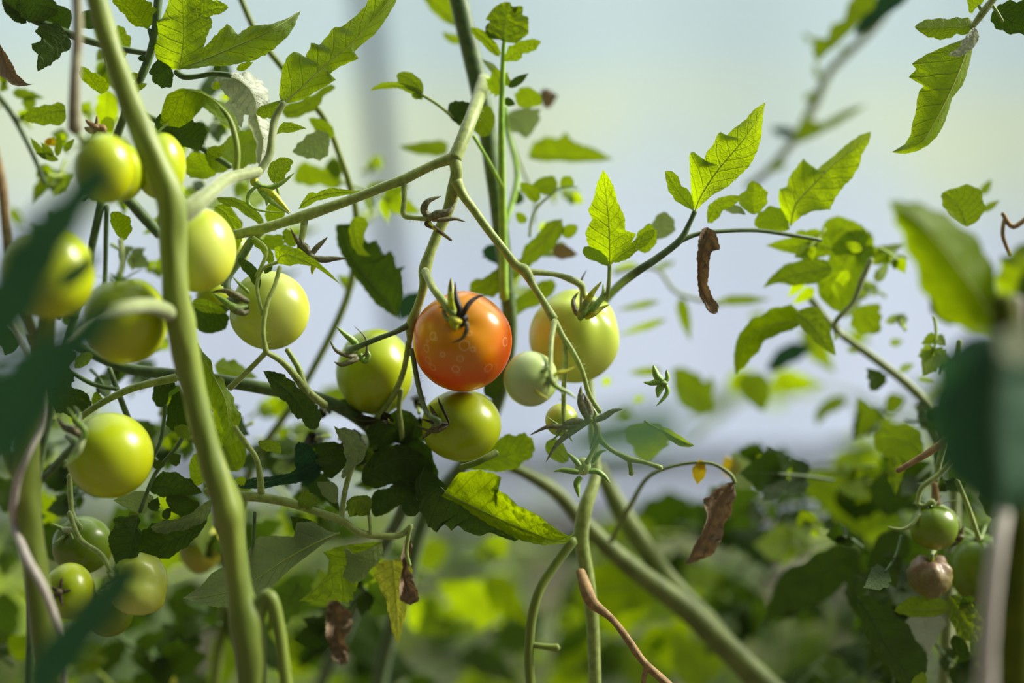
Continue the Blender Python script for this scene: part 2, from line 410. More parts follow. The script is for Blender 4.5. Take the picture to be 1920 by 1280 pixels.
M_TG = tommat('tomato_skin_green', (.42, .51, .006), (.33, .44, .005), (.45, .50, .004), speck=(.56, .62, .05))
M_TGP = tommat('tomato_skin_pale_green', (.54, .62, .10), (.46, .58, .05), (.58, .62, .04), speck=(.66, .72, .25))
M_TW = tommat('tomato_skin_whitish_green', (.50, .62, .26), (.42, .55, .16), (.46, .54, .07), speck=(.7, .78, .55))
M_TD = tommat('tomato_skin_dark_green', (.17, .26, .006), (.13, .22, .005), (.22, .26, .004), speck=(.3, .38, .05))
M_TY = tommat('tomato_skin_yellowish', (.36, .36, .015), (.25, .31, .02), (.42, .38, .015), speck=(.6, .6, .2))
M_TB = tommat('tomato_skin_brownish', (.17, .14, .035), (.26, .17, .09), (.19, .19, .03), blush=(.13, .09, .03), rough=.5)
# ------------------------------------------------------------------ the greenhouse
def struct(name, bm, m): o = build(name, bm, m, None, False); o['kind'] = 'structure'; return o
def film():
    m, n = mat('polythene_film'); out = N_(n, 'ShaderNodeOutputMaterial'); geo = N_(n, 'ShaderNodeNewGeometry')
    sp = N_(n, 'ShaderNodeSeparateXYZ'); n.links.new(geo.outputs['Position'], sp.inputs[0])
    nz = N_(n, 'ShaderNodeTexNoise'); nz.inputs['Scale'].default_value = 1.1; nz.inputs['Detail'].default_value = 2; n.links.new(geo.outputs['Position'], nz.inputs['Vector'])
    z = mth(n, 'ADD', sp.outputs[2], mth(n, 'MULTIPLY', mth(n, 'SUBTRACT', nz.outputs[0], .5), .22))
    meadow_tint = mth(n, 'MULTIPLY', smooth(n, z, .66, .90), mth(n, 'SUBTRACT', 1.0, smooth(n, z, .98, 1.22)))  # green light of the meadow outside, put into the film colour
    meadow_tint = mth(n, 'MULTIPLY', meadow_tint, smooth(n, mth(n, 'ADD', nz.outputs[0], mth(n, 'MULTIPLY', sp.outputs[0], -.12)), .28, .52))
    up = smooth(n, z, .5, 1.15)
    c = mixc(n, up, (.80, .85, .93), (.76, .85, .86)); c = mixc(n, meadow_tint, c, (.83, .89, .78))
    d = N_(n, 'ShaderNodeBsdfDiffuse'); t = N_(n, 'ShaderNodeBsdfTranslucent'); n.links.new(c, d.inputs[0]); n.links.new(c, t.inputs[0])
    mx = N_(n, 'ShaderNodeMixShader'); mx.inputs[0].default_value = .72; n.links.new(d.outputs[0], mx.inputs[1]); n.links.new(t.outputs[0], mx.inputs[2])
    n.links.new(mx.outputs[0], out.inputs[0]); return m
M_FILM = film()
def box(bm, x0, x1, y0, y1, z0, z1):
    v = [bm.verts.new((x, y, z)) for x in (x0, x1) for y in (y0, y1) for z in (z0, z1)]
    for f in ((0, 1, 3, 2), (4, 6, 7, 5), (0, 4, 5, 1), (2, 3, 7, 6), (0, 2, 6, 4), (1, 5, 7, 3)): bm.faces.new([v[i] for i in f])
WY = 3.6
bm = newbm(); g = []
for i in range(121):
    x = -6 + i * .1; col = []
    for j in range(27):
        z = j * .1 - .02; y = WY + .02 * noise.noise(Vector((x * .9, z * .7, 3))) + .006 * math.sin(x * 9 + z)
        col.append(bm.verts.new((x, y, z)))
    g.append(col)
for a, b in zip(g, g[1:]):
    for j in range(26): bm.faces.new((a[j], b[j], b[j + 1], a[j + 1]))
ow = struct('wall_back', bm, M_FILM); ow.data.polygons.foreach_set('use_smooth', [True] * len(ow.data.polygons))
md = ow.modifiers.new('thickness', 'SOLIDIFY'); md.thickness = .0004
M_SOIL = plain('soil', (.16, .115, .10), (.08, .06, .05), .9, 18, 0, bump=1.0, dist=.02)
bm = newbm(); g = []
for i in range(81):
    g.append([bm.verts.new((-6 + i * .15, -2.4 + j * .15, .02 * noise.noise(Vector((i * .5, j * .5, 0))) - .02)) for j in range(81)])
for a, b in zip(g, g[1:]):
    for j in range(80): bm.faces.new((a[j], b[j], b[j + 1], a[j + 1]))
struct('ground', bm, M_SOIL)
M_STEEL = plain('galvanised_steel', (.42, .50, .60), (.34, .42, .52), .45, 30, 0, spec=.8)
M_BOARD = plain('weathered_board', (.62, .66, .72), (.5, .54, .6), .8, 12, 0)
M_STONE = plain('pale_stone', (.62, .54, .55), (.45, .4, .4), .85, 25, 0)
M_TWINE = plain('twine', (.58, .55, .47), (.42, .38, .32), .85, 900, 0, bump=1.0)
# hoop tube standing before the film, leaning a little
bm = newbm()
d = 3.42
def PW(x, y, d): return CAM + FWD * d + RGT * ((x - 960) / FPX * d) + UP * ((640 - y) / FPX * d)
a = PW(690, 0, d); b = PW(742, 560, d); k = (b - a).normalized()
foot = a + k * ((a.z + .01) / -k.z); topp = a - k * 1.1
tube3(bm, [(*topp, .030), (*a, .030), (*b, .030), (*foot, .030)], n=4, sides=20, lump=0)
o = build('hoop_tube', bm, M_STEEL); o['label'] = 'blurred blue-grey steel hoop tube of the greenhouse standing before the pale film'; o['category'] = 'pole'
o['kind'] = 'structure'; o.name = 'trim_1'; del o['label']; del o['category']
bm = newbm(); pr = PW(1480, 880, 3.45); box(bm, -6, 6, 3.50, 3.55, pr.z - .03, pr.z + .03); struct('trim_2', bm, M_BOARD)
rnd = random.Random(3)
STONES = [(1235, 1048, 2.6, .045, 'pale round stone on the soil left of the dried hanging leaf foot'), (1478, 1035, 2.5, .075, 'large pale pinkish stone lying below the blue film'),
          (1640, 1050, 2.3, .07, 'pinkish white stone behind the two hanging right-hand tomatoes'), (1540, 1010, 2.9, .06, 'small pale stone close to the foot of the film wall')]
for (x, y, dd, r, lb) in STONES:
    bm = newbm(); bmesh.ops.create_icosphere(bm, subdivisions=3, radius=r)
    for v in bm.verts: v.co *= 1 + .25 * noise.noise(v.co * 18 + Vector((x, 0, 0))); v.co.z *= .65
    q = PW(x, y, dd); k = (q - CAM); t_ = (CAM.z - r * .5) / -k.z
    o = build('stone', bm, M_STONE); o.location = CAM + k * min(t_, 3.2 / k.y) ; o.location.z = r * .45
    o['label'] = lb; o['category'] = 'stone'; o['group'] = 'pale stones on the soil'

# ------------------------------------------------------------------ plant roots
def plant(x, d, label, group=None):
    p = P(x, 640, d); return empty('tomato_plant', label, 'tomato plant', (p.x, p.y, 0), group)
PL = plant(430, -5, 'nearest tomato plant: thick blurred upright stem crossing the left third with a pale side shoot')
PB = plant(70, -4, 'tomato plant at the left edge with thick knobbly stem wound by whitish twine')
PC = plant(940, 2, 'tomato plant with dark upright stem and the fruit truss that carries the red tomato')
PD = plant(640, 2, 'leafy tomato plant with dark shaded foliage and horizontal stems below the red tomato')
PF = plant(1110, 3, 'tomato plant right of centre with two big backlit pointed leaves and bare brown twig')
PG = plant(1870, 1, 'tomato plant hanging in from the top right corner with one sharp long leaf')
PH = plant(1900, -12, 'very blurred foreground tomato plant at the right edge with large dark leaves')
PJ = plant(280, 1, 'tomato plant filling the top left corner with large crinkled leaves')
PK = plant(1500, 7, 'soft-focus tomato plant right of centre with drooping bright green leaves')
PM = plant(1780, 6, 'tomato plant at right with small hanging fruits and shaded leaves')
PX = plant(640, 9, 'soft-focus tomato plant behind the truss, seen at upper left centre against the film')
PV = plant(-60, -26, 'extremely blurred teal leafed plant nearest the camera at lower left')
PY = plant(1200, 16, 'soft-focus tomato plant with two thick diagonal stems at lower centre')

def part(name, par, tubes, m=M_STEM, label=None):
    if name in ('side_shoot', 'leaf_stalk', 'dead_twig'):
        for t in tubes:
            bm = newbm(); tube(bm, t[0], t[1], **t[2]); build(name, bm, m, par, label=label)
        return
    bm = newbm()
    for t in tubes: tube(bm, t[0], t[1], **t[2])
    return build(name, bm, m, par, label=label)
# ---- stems
part('stem', PL, [('P', [(165, -60, -6, 19), (205, 80, -6, 20), (243, 190, -6, 22), (285, 290, -5.8, 24), (320, 375, -5.6, 27), (325, 450, -5.5, 26), (328, 540, -5.5, 25), (338, 600, -5.3, 28),
     (348, 660, -5.2, 25), (365, 740, -5, 23), (392, 850, -5, 24), (418, 925, -5, 27), (428, 965, -5, 30), (436, 1010, -5, 24), (450, 1110, -5, 24), (462, 1170, -5, 33), (470, 1240, -5, 28), (472, 1330, -5, 26)],
     dict(ground=True, top=True, sides=20, lump=.12, n=6))], M_STEMF)
part('side_shoot', PL, [('P', [(326, 408, -5.4, 20), (362, 388, -5, 18), (395, 360, -4, 14), (430, 334, -2.2, 12), (486, 322, -.6, 10)], dict(sides=14, hair=.5)),
                        ('P', [(486, 322, -.5, 8), (505, 292, -.3, 8), (510, 255, -.2, 7), (516, 222, 0, 7), (532, 192, 0, 6)], dict(sides=12, hair=.4))], M_STEMP)
part('side_shoot', PL, [('P', [(330, 592, -5.4, 17), (285, 573, -7, 14), (235, 577, -9, 13), (185, 595, -11, 13), (140, 628, -14, 14), (90, 690, -18, 15)], dict(sides=12))], M_STEMP)
part('side_shoot', PL, [('P', [(468, 1200, -5, 22), (488, 1135, -5, 13), (505, 1118, -5, 14), (522, 1170, -5, 12), (538, 1290, -5, 12)], dict(ground=True, sides=12))], M_STEMF)
part('stem', PB, [('P', [(95, 560, -5, 14), (75, 700, -5, 18), (58, 800, -5, 20), (50, 865, -5, 25), (52, 930, -5, 24), (60, 1010, -5, 22), (75, 1130, -5, 24), (95, 1300, -5, 24)], dict(ground=True, sides=16, lump=.12))], M_STEMF)
part('side_shoot', PB, [('P', [(42, 905, -5, 15), (22, 870, -5, 11), (8, 835, -5.5, 9), (-20, 800, -6, 8)], dict(sides=10))], M_STEMF)
part('side_shoot', PB, [('P', [(-12, 270, -6, 7), (4, 350, -6, 9), (12, 440, -6, 9), (20, 520, -6, 9), (60, 620, -5, 10), (78, 700, -5, 12)], dict(sides=10))], M_BROWN)
part('side_shoot', PB, [('P', [(142, -40, -8, 9), (146, 60, -7.5, 10), (140, 160, -7.5, 10), (140, 245, -7, 13)], dict(top=True, sides=10))], plain('stem_olive', (.30, .30, .17), (.2, .17, .1), .6, 200))
part('stem', PC, [('P', [(848, -50, 5, 17), (872, 50, 5, 18), (893, 140, 5, 18), (912, 235, 5, 17), (925, 330, 5, 15), (938, 425, 5, 15), (950, 530, 5, 14), (955, 640, 6, 14), (930, 760, 8, 14), (870, 870, 10, 14), (800, 960, 12, 14), (760, 1100, 13, 14)], dict(ground=True, top=True, sides=14))], M_STEMD)
part('side_shoot', PC, [('P', [(945, 560, 4, 9), (943, 430, 4, 8), (941, 330, 3.5, 7), (940, 230, 3, 6), (942, 150, 3, 5), (944, 90, 2.8, 4), (946, 72, 2.6, 3)], dict(sides=10, hair=.2)),
                        ('P', [(942, 350, 3.5, 4), (915, 300, 3, 3.5), (888, 255, 2.5, 3.5)], dict(sides=8)),
                        ('P', [(947, 420, 6, 6), (970, 330, 7, 5), (950, 240, 7, 4.5), (948, 200, 7, 4)], dict(sides=8))], plain('shoot_bright_green', (.30, .48, .04), (.2, .36, .03), .45, 200, .4))
part('fruit_truss', PC, [
    ('P', [(908, 150, 4.5, 13), (895, 190, 2.5, 13), (880, 230, 1, 13), (865, 268, .3, 13), (852, 298, 0, 14)], dict(sides=14, hair=.5)),
    ('P', [(850, 296, 0, 12), (820, 306, 0, 9), (790, 320, 0, 9), (757, 336, 0, 10), (725, 348, 0, 9), (690, 362, 0, 9), (650, 377, 0, 9), (610, 391, 0, 10), (572, 404, 0, 11), (530, 417, 0, 9), (490, 429, 0, 10), (440, 440, .5, 9)], dict(sides=14, hair=1.3)),
    ('P', [(852, 298, 0, 12), (856, 325, 0, 12), (851, 355, .3, 13), (840, 395, .5, 11), (822, 435, .5, 10), (806, 475, .3, 10), (797, 505, .2, 12), (795, 535, .2, 9), (783, 575, .4, 8), (771, 608, .6, 10), (768, 640, 1, 5), (766, 665, 1.4, 5)], dict(sides=14, hair=.6)),
    ('P', [(856, 340, 0, 12), (868, 365, 0, 9), (890, 395, 0, 8), (915, 430, -.2, 8), (945, 468, -.3, 8), (968, 497, -.3, 9), (985, 508, -.3, 11), (1000, 535, -.4, 7), (1022, 570, -.6, 7), (1038, 598, -.8, 9)], dict(sides=14, hair=.9)),
    ('P', [(1040, 602, -.8, 7), (1055, 630, -.8, 5.5), (1075, 662, -.8, 5.5), (1092, 697, -.7, 5), (1105, 740, -.5, 4.5), (1125, 772, -.3, 5)], dict(sides=10, hair=.9)),
    ('P', [(1058, 640, -.8, 4), (1060, 680, -.8, 5), (1057, 730, -.6, 4.5), (1057, 790, -.4, 4.5)], dict(sides=10, hair=.8)),
    ('P', [(1112, 770, -.3, 4), (1119, 800, -.3, 6), (1124, 822, -.2, 6), (1145, 842, -.1, 4.5), (1165, 853, 0, 5), (1180, 860, 0, 6), (1210, 867, 0, 4), (1240, 877, 0, 5)], dict(sides=10, hair=.8)),
    ('P', [(1178, 860, 0, 4), (1182, 875, 0, 4), (1184, 889, 0, 5)], dict(sides=8, hair=.5)),
    ('P', [(1121, 822, -.2, 5), (1112, 845, -.3, 4), (1100, 868, -.4, 5)], dict(sides=8, hair=.7)),
    ('P', [(766, 640, 1, 5), (758, 690, 1.5, 5.5), (742, 733, 2, 6), (715, 775, 2.5, 6.5), (690, 800, 3, 8)], dict(sides=10)),
    ('P', [(752, 730, 2, 5), (748, 765, 2.2, 5), (752, 800, 2.4, 5), (758, 850, 2.6, 5)], dict(sides=8)),
    ('P', [(757, 338, 0, 6), (758, 372, -.2, 5), (757, 402, -.3, 5.5), (775, 408, -.4, 4.5), (800, 410, -.4, 5)], dict(sides=10, hair=.8)),
    ('P', [(572, 406, 0, 7), (567, 440, -.2, 6), (562, 470, -.2, 5), (575, 488, -.2, 6)], dict(sides=10, hair=.6)),
    ('P', [(500, 424, 0, 8), (472, 450, .3, 8), (452, 480, .5, 7), (430, 515, .6, 7), (418, 532, .5, 8)], dict(sides=10, hair=.3)),
], M_STEM)
part('side_shoot', PC, [('P', [(525, 500, -.6, 4), (515, 535, -.9, 4), (502, 565, -1.1, 4.5), (495, 600, -1.2, 4.5), (494, 630, -1.2, 4.5), (499, 660, -1, 6)], dict(sides=10, hair=.4)),
     ('P', [(499, 660, -1, 5), (470, 690, -.8, 5), (430, 728, -.6, 6)], dict(sides=10, hair=.4)), ('P', [(499, 660, -1, 5), (525, 675, -.5, 6), (550, 700, 0, 7), (575, 735, 1, 8)], dict(sides=10)),
     ('P', [(538, 655, 1, 5), (560, 690, 1, 6), (575, 730, 1, 7), (610, 760, 1.5, 8)], dict(sides=10)),
     ('P', [(492, 590, -1.1, 3.5), (482, 540, -.8, 3.5), (492, 505, -.6, 3.5), (525, 490, -.5, 3.5)], dict(sides=8)),
     ('P', [(480, 520, -.5, 4), (500, 470, -.5, 3.5), (475, 445, -.3, 3.5)], dict(sides=8))], M_STEM)
part('stem', PD, [('P', [(130, 640, 2.4, 9), (230, 688, 2.2, 10), (330, 702, 2, 11), (430, 716, 2, 12), (520, 732, 2, 12), (600, 748, 2.5, 12), (680, 790, 3.5, 13), (740, 860, 4, 13), (760, 940, 6, 12), (700, 1060, 12, 12), (640, 1200, 16, 12)], dict(ground=True, sides=12, hair=.2))], M_STEMD)
part('side_shoot', PD, [('P', [(140, 790, .3, 6), (175, 765, .2, 6), (215, 742, 0, 6.5), (260, 724, 0, 7), (330, 708, .3, 8)], dict(sides=10, hair=1.2))], M_STEM)
part('side_shoot', PD, [('P', [(385, 920, 0, 7), (440, 928, 0, 9), (495, 933, 0, 9), (545, 943, 0, 8), (590, 958, 0, 7), (640, 975, .3, 7), (675, 998, .5, 7), (720, 1005, .8, 6), (752, 1002, 1, 6), (772, 985, 1.2, 5)], dict(sides=12, hair=.9)),
     ('P', [(490, 925, 0, 7), (487, 890, 0, 6), (480, 858, 0, 5), (462, 832, .2, 5), (440, 800, .4, 5)], dict(sides=10, hair=.6)),
     ('P', [(770, 985, 1, 4), (762, 1030, 1, 4), (768, 1060, 1, 4)], dict(sides=8)),
     ('P', [(640, 975, .3, 5), (645, 930, .6, 5), (655, 890, .9, 5), (668, 862, 1, 4)], dict(sides=8)),
     ('P', [(695, 1000, .5, 3.5), (690, 960, .7, 3.5), (670, 935, .9, 3)], dict(sides=8))], M_STEM)
part('side_shoot', PD, [('P', [(205, 690, 1.5, 5), (235, 770, 1.6, 6), (262, 830, 1.8, 5), (300, 870, 2, 4)], dict(sides=8)), ('P', [(130, 695, 1.2, 4), (175, 720, 1.3, 4.5), (222, 730, 1.4, 4)], dict(sides=8)),
     ('P', [(355, 800, 1, 4), (330, 840, 1, 4), (290, 890, 1, 4), (262, 960, .8, 4)], dict(sides=8)), ('P', [(310, 760, 1.5, 4), (300, 830, 1.5, 4), (270, 880, 1.5, 4)], dict(sides=8)),
     ('P', [(478, 960, .6, 3.5), (474, 1030, .5, 3), (466, 1100, .4, 2.5)], dict(sides=8))], M_STEMD)
part('stem', PF, [('P', [(1108, 560, 6.8, 6), (1103, 640, 6.8, 7), (1108, 760, 6, 8), (1118, 880, 4, 10), (1098, 950, 3, 14), (1090, 1010, 3, 14), (1102, 1085, 3, 13), (1112, 1180, 3, 12), (1116, 1300, 3, 12)], dict(ground=True, sides=14))], M_STEM)
part('side_shoot', PF, [('P', [(1106, 600, 6.8, 7), (1150, 545, 4, 8), (1190, 512, 1.2, 8), (1235, 482, 1, 7), (1275, 450, 1, 6.5), (1292, 420, 1, 5), (1303, 396, 1, 5)], dict(sides=10)),
     ('P', [(1275, 452, 1, 5), (1310, 438, 1.2, 4.5), (1360, 433, 1.6, 4), (1420, 432, 2, 4), (1480, 440, 2.5, 4), (1540, 450, 3, 3.5)], dict(sides=9))], M_STEMD)
part('side_shoot', PF, [('P', [(1075, 1012, 2.4, 10), (1040, 1060, 2.2, 9), (1012, 1105, 2, 9), (997, 1160, 2, 9), (992, 1230, 2, 9), (996, 1300, 2, 9)], dict(ground=True, sides=12)),
     ('P', [(996, 1208, 2, 6), (1022, 1212, 2, 6), (1046, 1214, 2, 8)], dict(sides=8))], M_STEMF)
part('dead_twig', PF, [('P', [(1088, 1070, 1.5, 8), (1100, 1105, .8, 12), (1112, 1130, .5, 11), (1145, 1158, .3, 7), (1175, 1195, .2, 7), (1200, 1232, .2, 7), (1222, 1255, .2, 8), (1262, 1292, .2, 7)], dict(sides=10, lump=.25)),
     ('P', [(1214, 1248, .2, 6), (1207, 1270, .2, 5), (1208, 1295, .2, 5)], dict(sides=8)), ('P', [(1110, 1125, .5, 5), (1098, 1098, 1, 5)], dict(sides=8))], M_BROWN, 'bare brown twig')
part('stem', PG, [('P', [(1905, -60, 0, 7), (1865, -5, 0, 7), (1842, 25, 0, 7), (1822, 52, 0, 5)], dict(top=True, sides=10, hair=.3)), ('P', [(1858, 6, 0, 3.5), (1868, 20, 0, 3), (1880, 40, 0, 3)], dict(sides=8)), ('P', [(1842, 25, 0, 3), (1835, 10, 0, 3)], dict(sides=8))], M_STEM)
M_STEMO = plain('stem_olive_green', (.17, .22, .045), (.11, .15, .03), .55, 90)
part('stem', PY, [('P', [(930, 865, 9, 10), (990, 890, 9, 11), (1045, 925, 9.5, 13), (1090, 975, 10, 14), (1140, 1025, 10, 17), (1200, 1075, 10.5, 19), (1280, 1135, 11, 22), (1360, 1210, 11, 24), (1440, 1290, 11, 26)], dict(ground=True, sides=12)),
     ], M_STEMO)
part('side_shoot', PY, [('P', [(1120, 870, 12, 12), (1160, 950, 12, 18), (1205, 1020, 12, 19), (1255, 1090, 12, 20), (1320, 1160, 12, 22), (1370, 1220, 12, 22)], dict(sides=12)),
     ('P', [(1145, 1015, 8, 5), (1180, 950, 7, 5), (1215, 895, 5, 4), (1270, 872, 3, 3.5), (1330, 868, 2.5, 3.5), (1368, 888, 2.5, 4), (1378, 905, 2.5, 4)], dict(sides=8))], M_STEMO)
part('stem', PJ, [('P', [(300, -40, .5, 8), (291, 60, .5, 8), (277, 115, .5, 8), (258, 158, .7, 8), (240, 200, 1.5, 8), (205, 300, 2.5, 8), (185, 400, 3, 8), (150, 560, 3.5, 8), (95, 760, 4, 8), (62, 950, 5, 9), (60, 1100, 5, 9)], dict(top=True, ground=True, sides=10))], M_STEMD)
part('side_shoot', PJ, [('P', [(10, 5, 1, 7), (60, 35, 1, 8), (120, 60, 1, 8), (170, 78, 1, 7), (230, 92, 1, 6), (285, 102, .6, 5)], dict(sides=9)),
     ('P', [(330, 134, .2, 6), (345, 144, .1, 6), (370, 143, .1, 5), (400, 138, .1, 5), (432, 141, .1, 5)], dict(sides=9)),
     ('P', [(240, 200, 1.5, 6), (310, 235, 1.8, 6), (380, 278, 2, 6), (432, 312, 2, 6)], dict(sides=9)), ('P', [(280, 55, .4, 4), (284, 75, .5, 4), (280, 95, .6, 4)], dict(sides=8))], M_STEMD)
part('side_shoot', PJ, [('P', [(442, 322, -1.5, 6), (445, 285, -1.6, 6), (438, 245, -1.6, 6), (425, 215, -1.6, 5), (400, 190, -1.5, 4)], dict(sides=9))], M_STEMF)
part('stem', PX, [('P', [(440, -30, 5, 6), (480, 60, 5, 6), (520, 115, 5, 6), (570, 175, 5, 6), (610, 225, 5, 6), (635, 285, 5, 6), (655, 345, 5, 6), (668, 420, 6, 6), (650, 560, 8, 7), (560, 740, 9, 7), (470, 880, 10, 8), (440, 1050, 11, 9)], dict(top=True, ground=True, sides=9))], M_STEMF)
part('side_shoot', PX, [('P', [(-20, 160, 6, 5), (20, 210, 6, 6), (55, 275, 6, 5), (85, 345, 6, 4)], dict(sides=8)), ('P', [(200, 385, 3, 5), (198, 470, 3, 4.5), (196, 560, 3, 5)], dict(sides=8)), ('P', [(238, 370, 3, 11), (268, 405, 3, 11), (300, 440, 3, 10)], dict(sides=9))], M_STEMD)
part('stem', PK, [('P', [(1520, 560, 8, 7), (1570, 620, 8, 7), (1640, 672, 8, 8), (1710, 728, 8, 9), (1765, 795, 8, 10), (1790, 900, 8, 10), (1780, 1100, 8, 12)], dict(ground=True, sides=9)),
     ('P', [(1720, 760, 8, 7), (1745, 800, 8, 8), (1770, 850, 8, 8)], dict(sides=8))], M_STEMP)
part('side_shoot', PK, [('P', [(1700, -30, 22, 7), (1640, 50, 22, 8), (1560, 130, 22, 8), (1530, 190, 22, 9), (1490, 260, 22, 8), (1440, 320, 22, 7), (1400, 350, 22, 6)], dict(top=True, sides=8))], M_STEMP)
part('stem', PM, [('P', [(1800, 640, 3, 6), (1780, 800, 3, 6), (1758, 880, 3, 6), (1756, 940, 3.5, 5), (1800, 1000, 6, 6), (1810, 1250, 6, 8)], dict(ground=True, sides=9)),
     ('P', [(1790, 860, 2.5, 5), (1760, 890, 2.5, 5), (1728, 915, 2.5, 5), (1720, 945, 2.5, 4)], dict(sides=8)), ('P', [(1795, 900, 2.5, 5), (1815, 950, 2.5, 5), (1836, 1012, 2.5, 5)], dict(sides=8)),
     ('P', [(1725, 965, 2.2, 4), (1708, 985, 2, 4), (1690, 992, 2, 3), (1665, 988, 2, 2)], dict(sides=8))], M_STEM)
part('dead_twig', PM, [('P', [(1805, 770, 0, 5), (1795, 800, 0, 6), (1760, 835, 0, 7), (1720, 860, 0, 6), (1682, 882, 0, 5)], dict(sides=8, lump=.3)), ('P', [(1752, 905, 3, 6), (1755, 945, 3, 9), (1748, 950, 3, 4)], dict(sides=8)),
     ('P', [(1880, 400, 3, 4), (1900, 425, 3, 5), (1935, 400, 3, 4)], dict(sides=8)), ('P', [(1885, 405, 3, 4), (1880, 440, 3, 4), (1895, 480, 3, 4)], dict(sides=8))], M_BROWN, 'bare brown twig')
M_STEMO2 = plain('stem_dark_olive', (.085, .11, .006), (.05, .07, .004), .7, 60, spec=.1)  # darker olive for the near stem at the right edge
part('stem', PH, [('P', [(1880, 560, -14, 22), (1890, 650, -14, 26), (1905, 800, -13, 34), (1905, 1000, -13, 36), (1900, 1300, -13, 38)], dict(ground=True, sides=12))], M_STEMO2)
# ---- twine
def twine(label, pts, ground=True):
    bm = newbm(); tube(bm, 'P', pts, ground=ground, sides=10, lump=.25, n=8)
    o = build('twine', bm, M_TWINE); o['label'] = label; o['category'] = 'twine'
twine('whitish twisted twine winding round the thick stem at the left edge',
      [(-25, 500, -3, 6), (5, 570, -3, 6), (38, 635, -3.5, 6), (68, 700, -6.3, 6), (86, 750, -6.6, 6), (80, 800, -6.6, 6), (50, 860, -7, 6), (28, 920, -6, 7), (28, 985, -5, 8), (50, 1045, -6.7, 8), (78, 1095, -7, 8), (100, 1150, -6.6, 8), (118, 1220, -6, 7), (122, 1300, -5, 6)])
twine('pale blurred support string before the dark stem at the lower right edge', [(1905, 560, -12, 14), (1902, 760, -12, 14), (1884, 950, -15, 14), (1862, 1080, -16, 17), (1846, 1300, -16, 17)])
# ------------------------------------------------------------------ sepals and tomatoes
def sepal3(bm, pts, wm, nref, n=6, prof='leaf'):
    q = [Vector(a) for a in catmull([tuple(p) for p in pts], n)]; N = len(q); rings = []
    for i, p in enumerate(q):
        t = (q[min(i + 1, N - 1)] - q[max(i - 1, 0)]).normalized(); s = t.cross(nref)
        s = s.normalized() if s.length > 1e-6 else t.orthogonal().normalized(); nn = s.cross(t)
        f = i / (N - 1); ww = wm * (max(math.sin(PI * (f * .82 + .18)), 0) ** .8 * (1 - f * .35) if prof == 'leaf' else (1 - f) * .9 + .1) + wm * .03
        rings.append([bm.verts.new(p + s * ww), bm.verts.new(p + nn * wm * .22 * (1 - f * .7)), bm.verts.new(p - s * ww), bm.verts.new(p + nn * wm * .02 - nn * wm * .18 * (1 - f * .7))])
    for a, b in zip(rings, rings[1:]):
        for k in range(4): bm.faces.new((a[k], a[(k + 1) % 4], b[(k + 1) % 4], b[k]))
    bm.faces.new(rings[0]); bm.faces.new(rings[-1][::-1])
def sepalpx(parent, c, pts, wpx, dz, m, label=None, prof='leaf'):
    bm = newbm(); q = []
    for p in pts:
        x, y = cv(c, p[0], p[1]); q.append(P(x, y, p[2] if len(p) > 2 else dz))
    sepal3(bm, q, wpx * pxm(dz), FWD, prof=prof)
    return build('sepal', bm, m, parent, label=label)
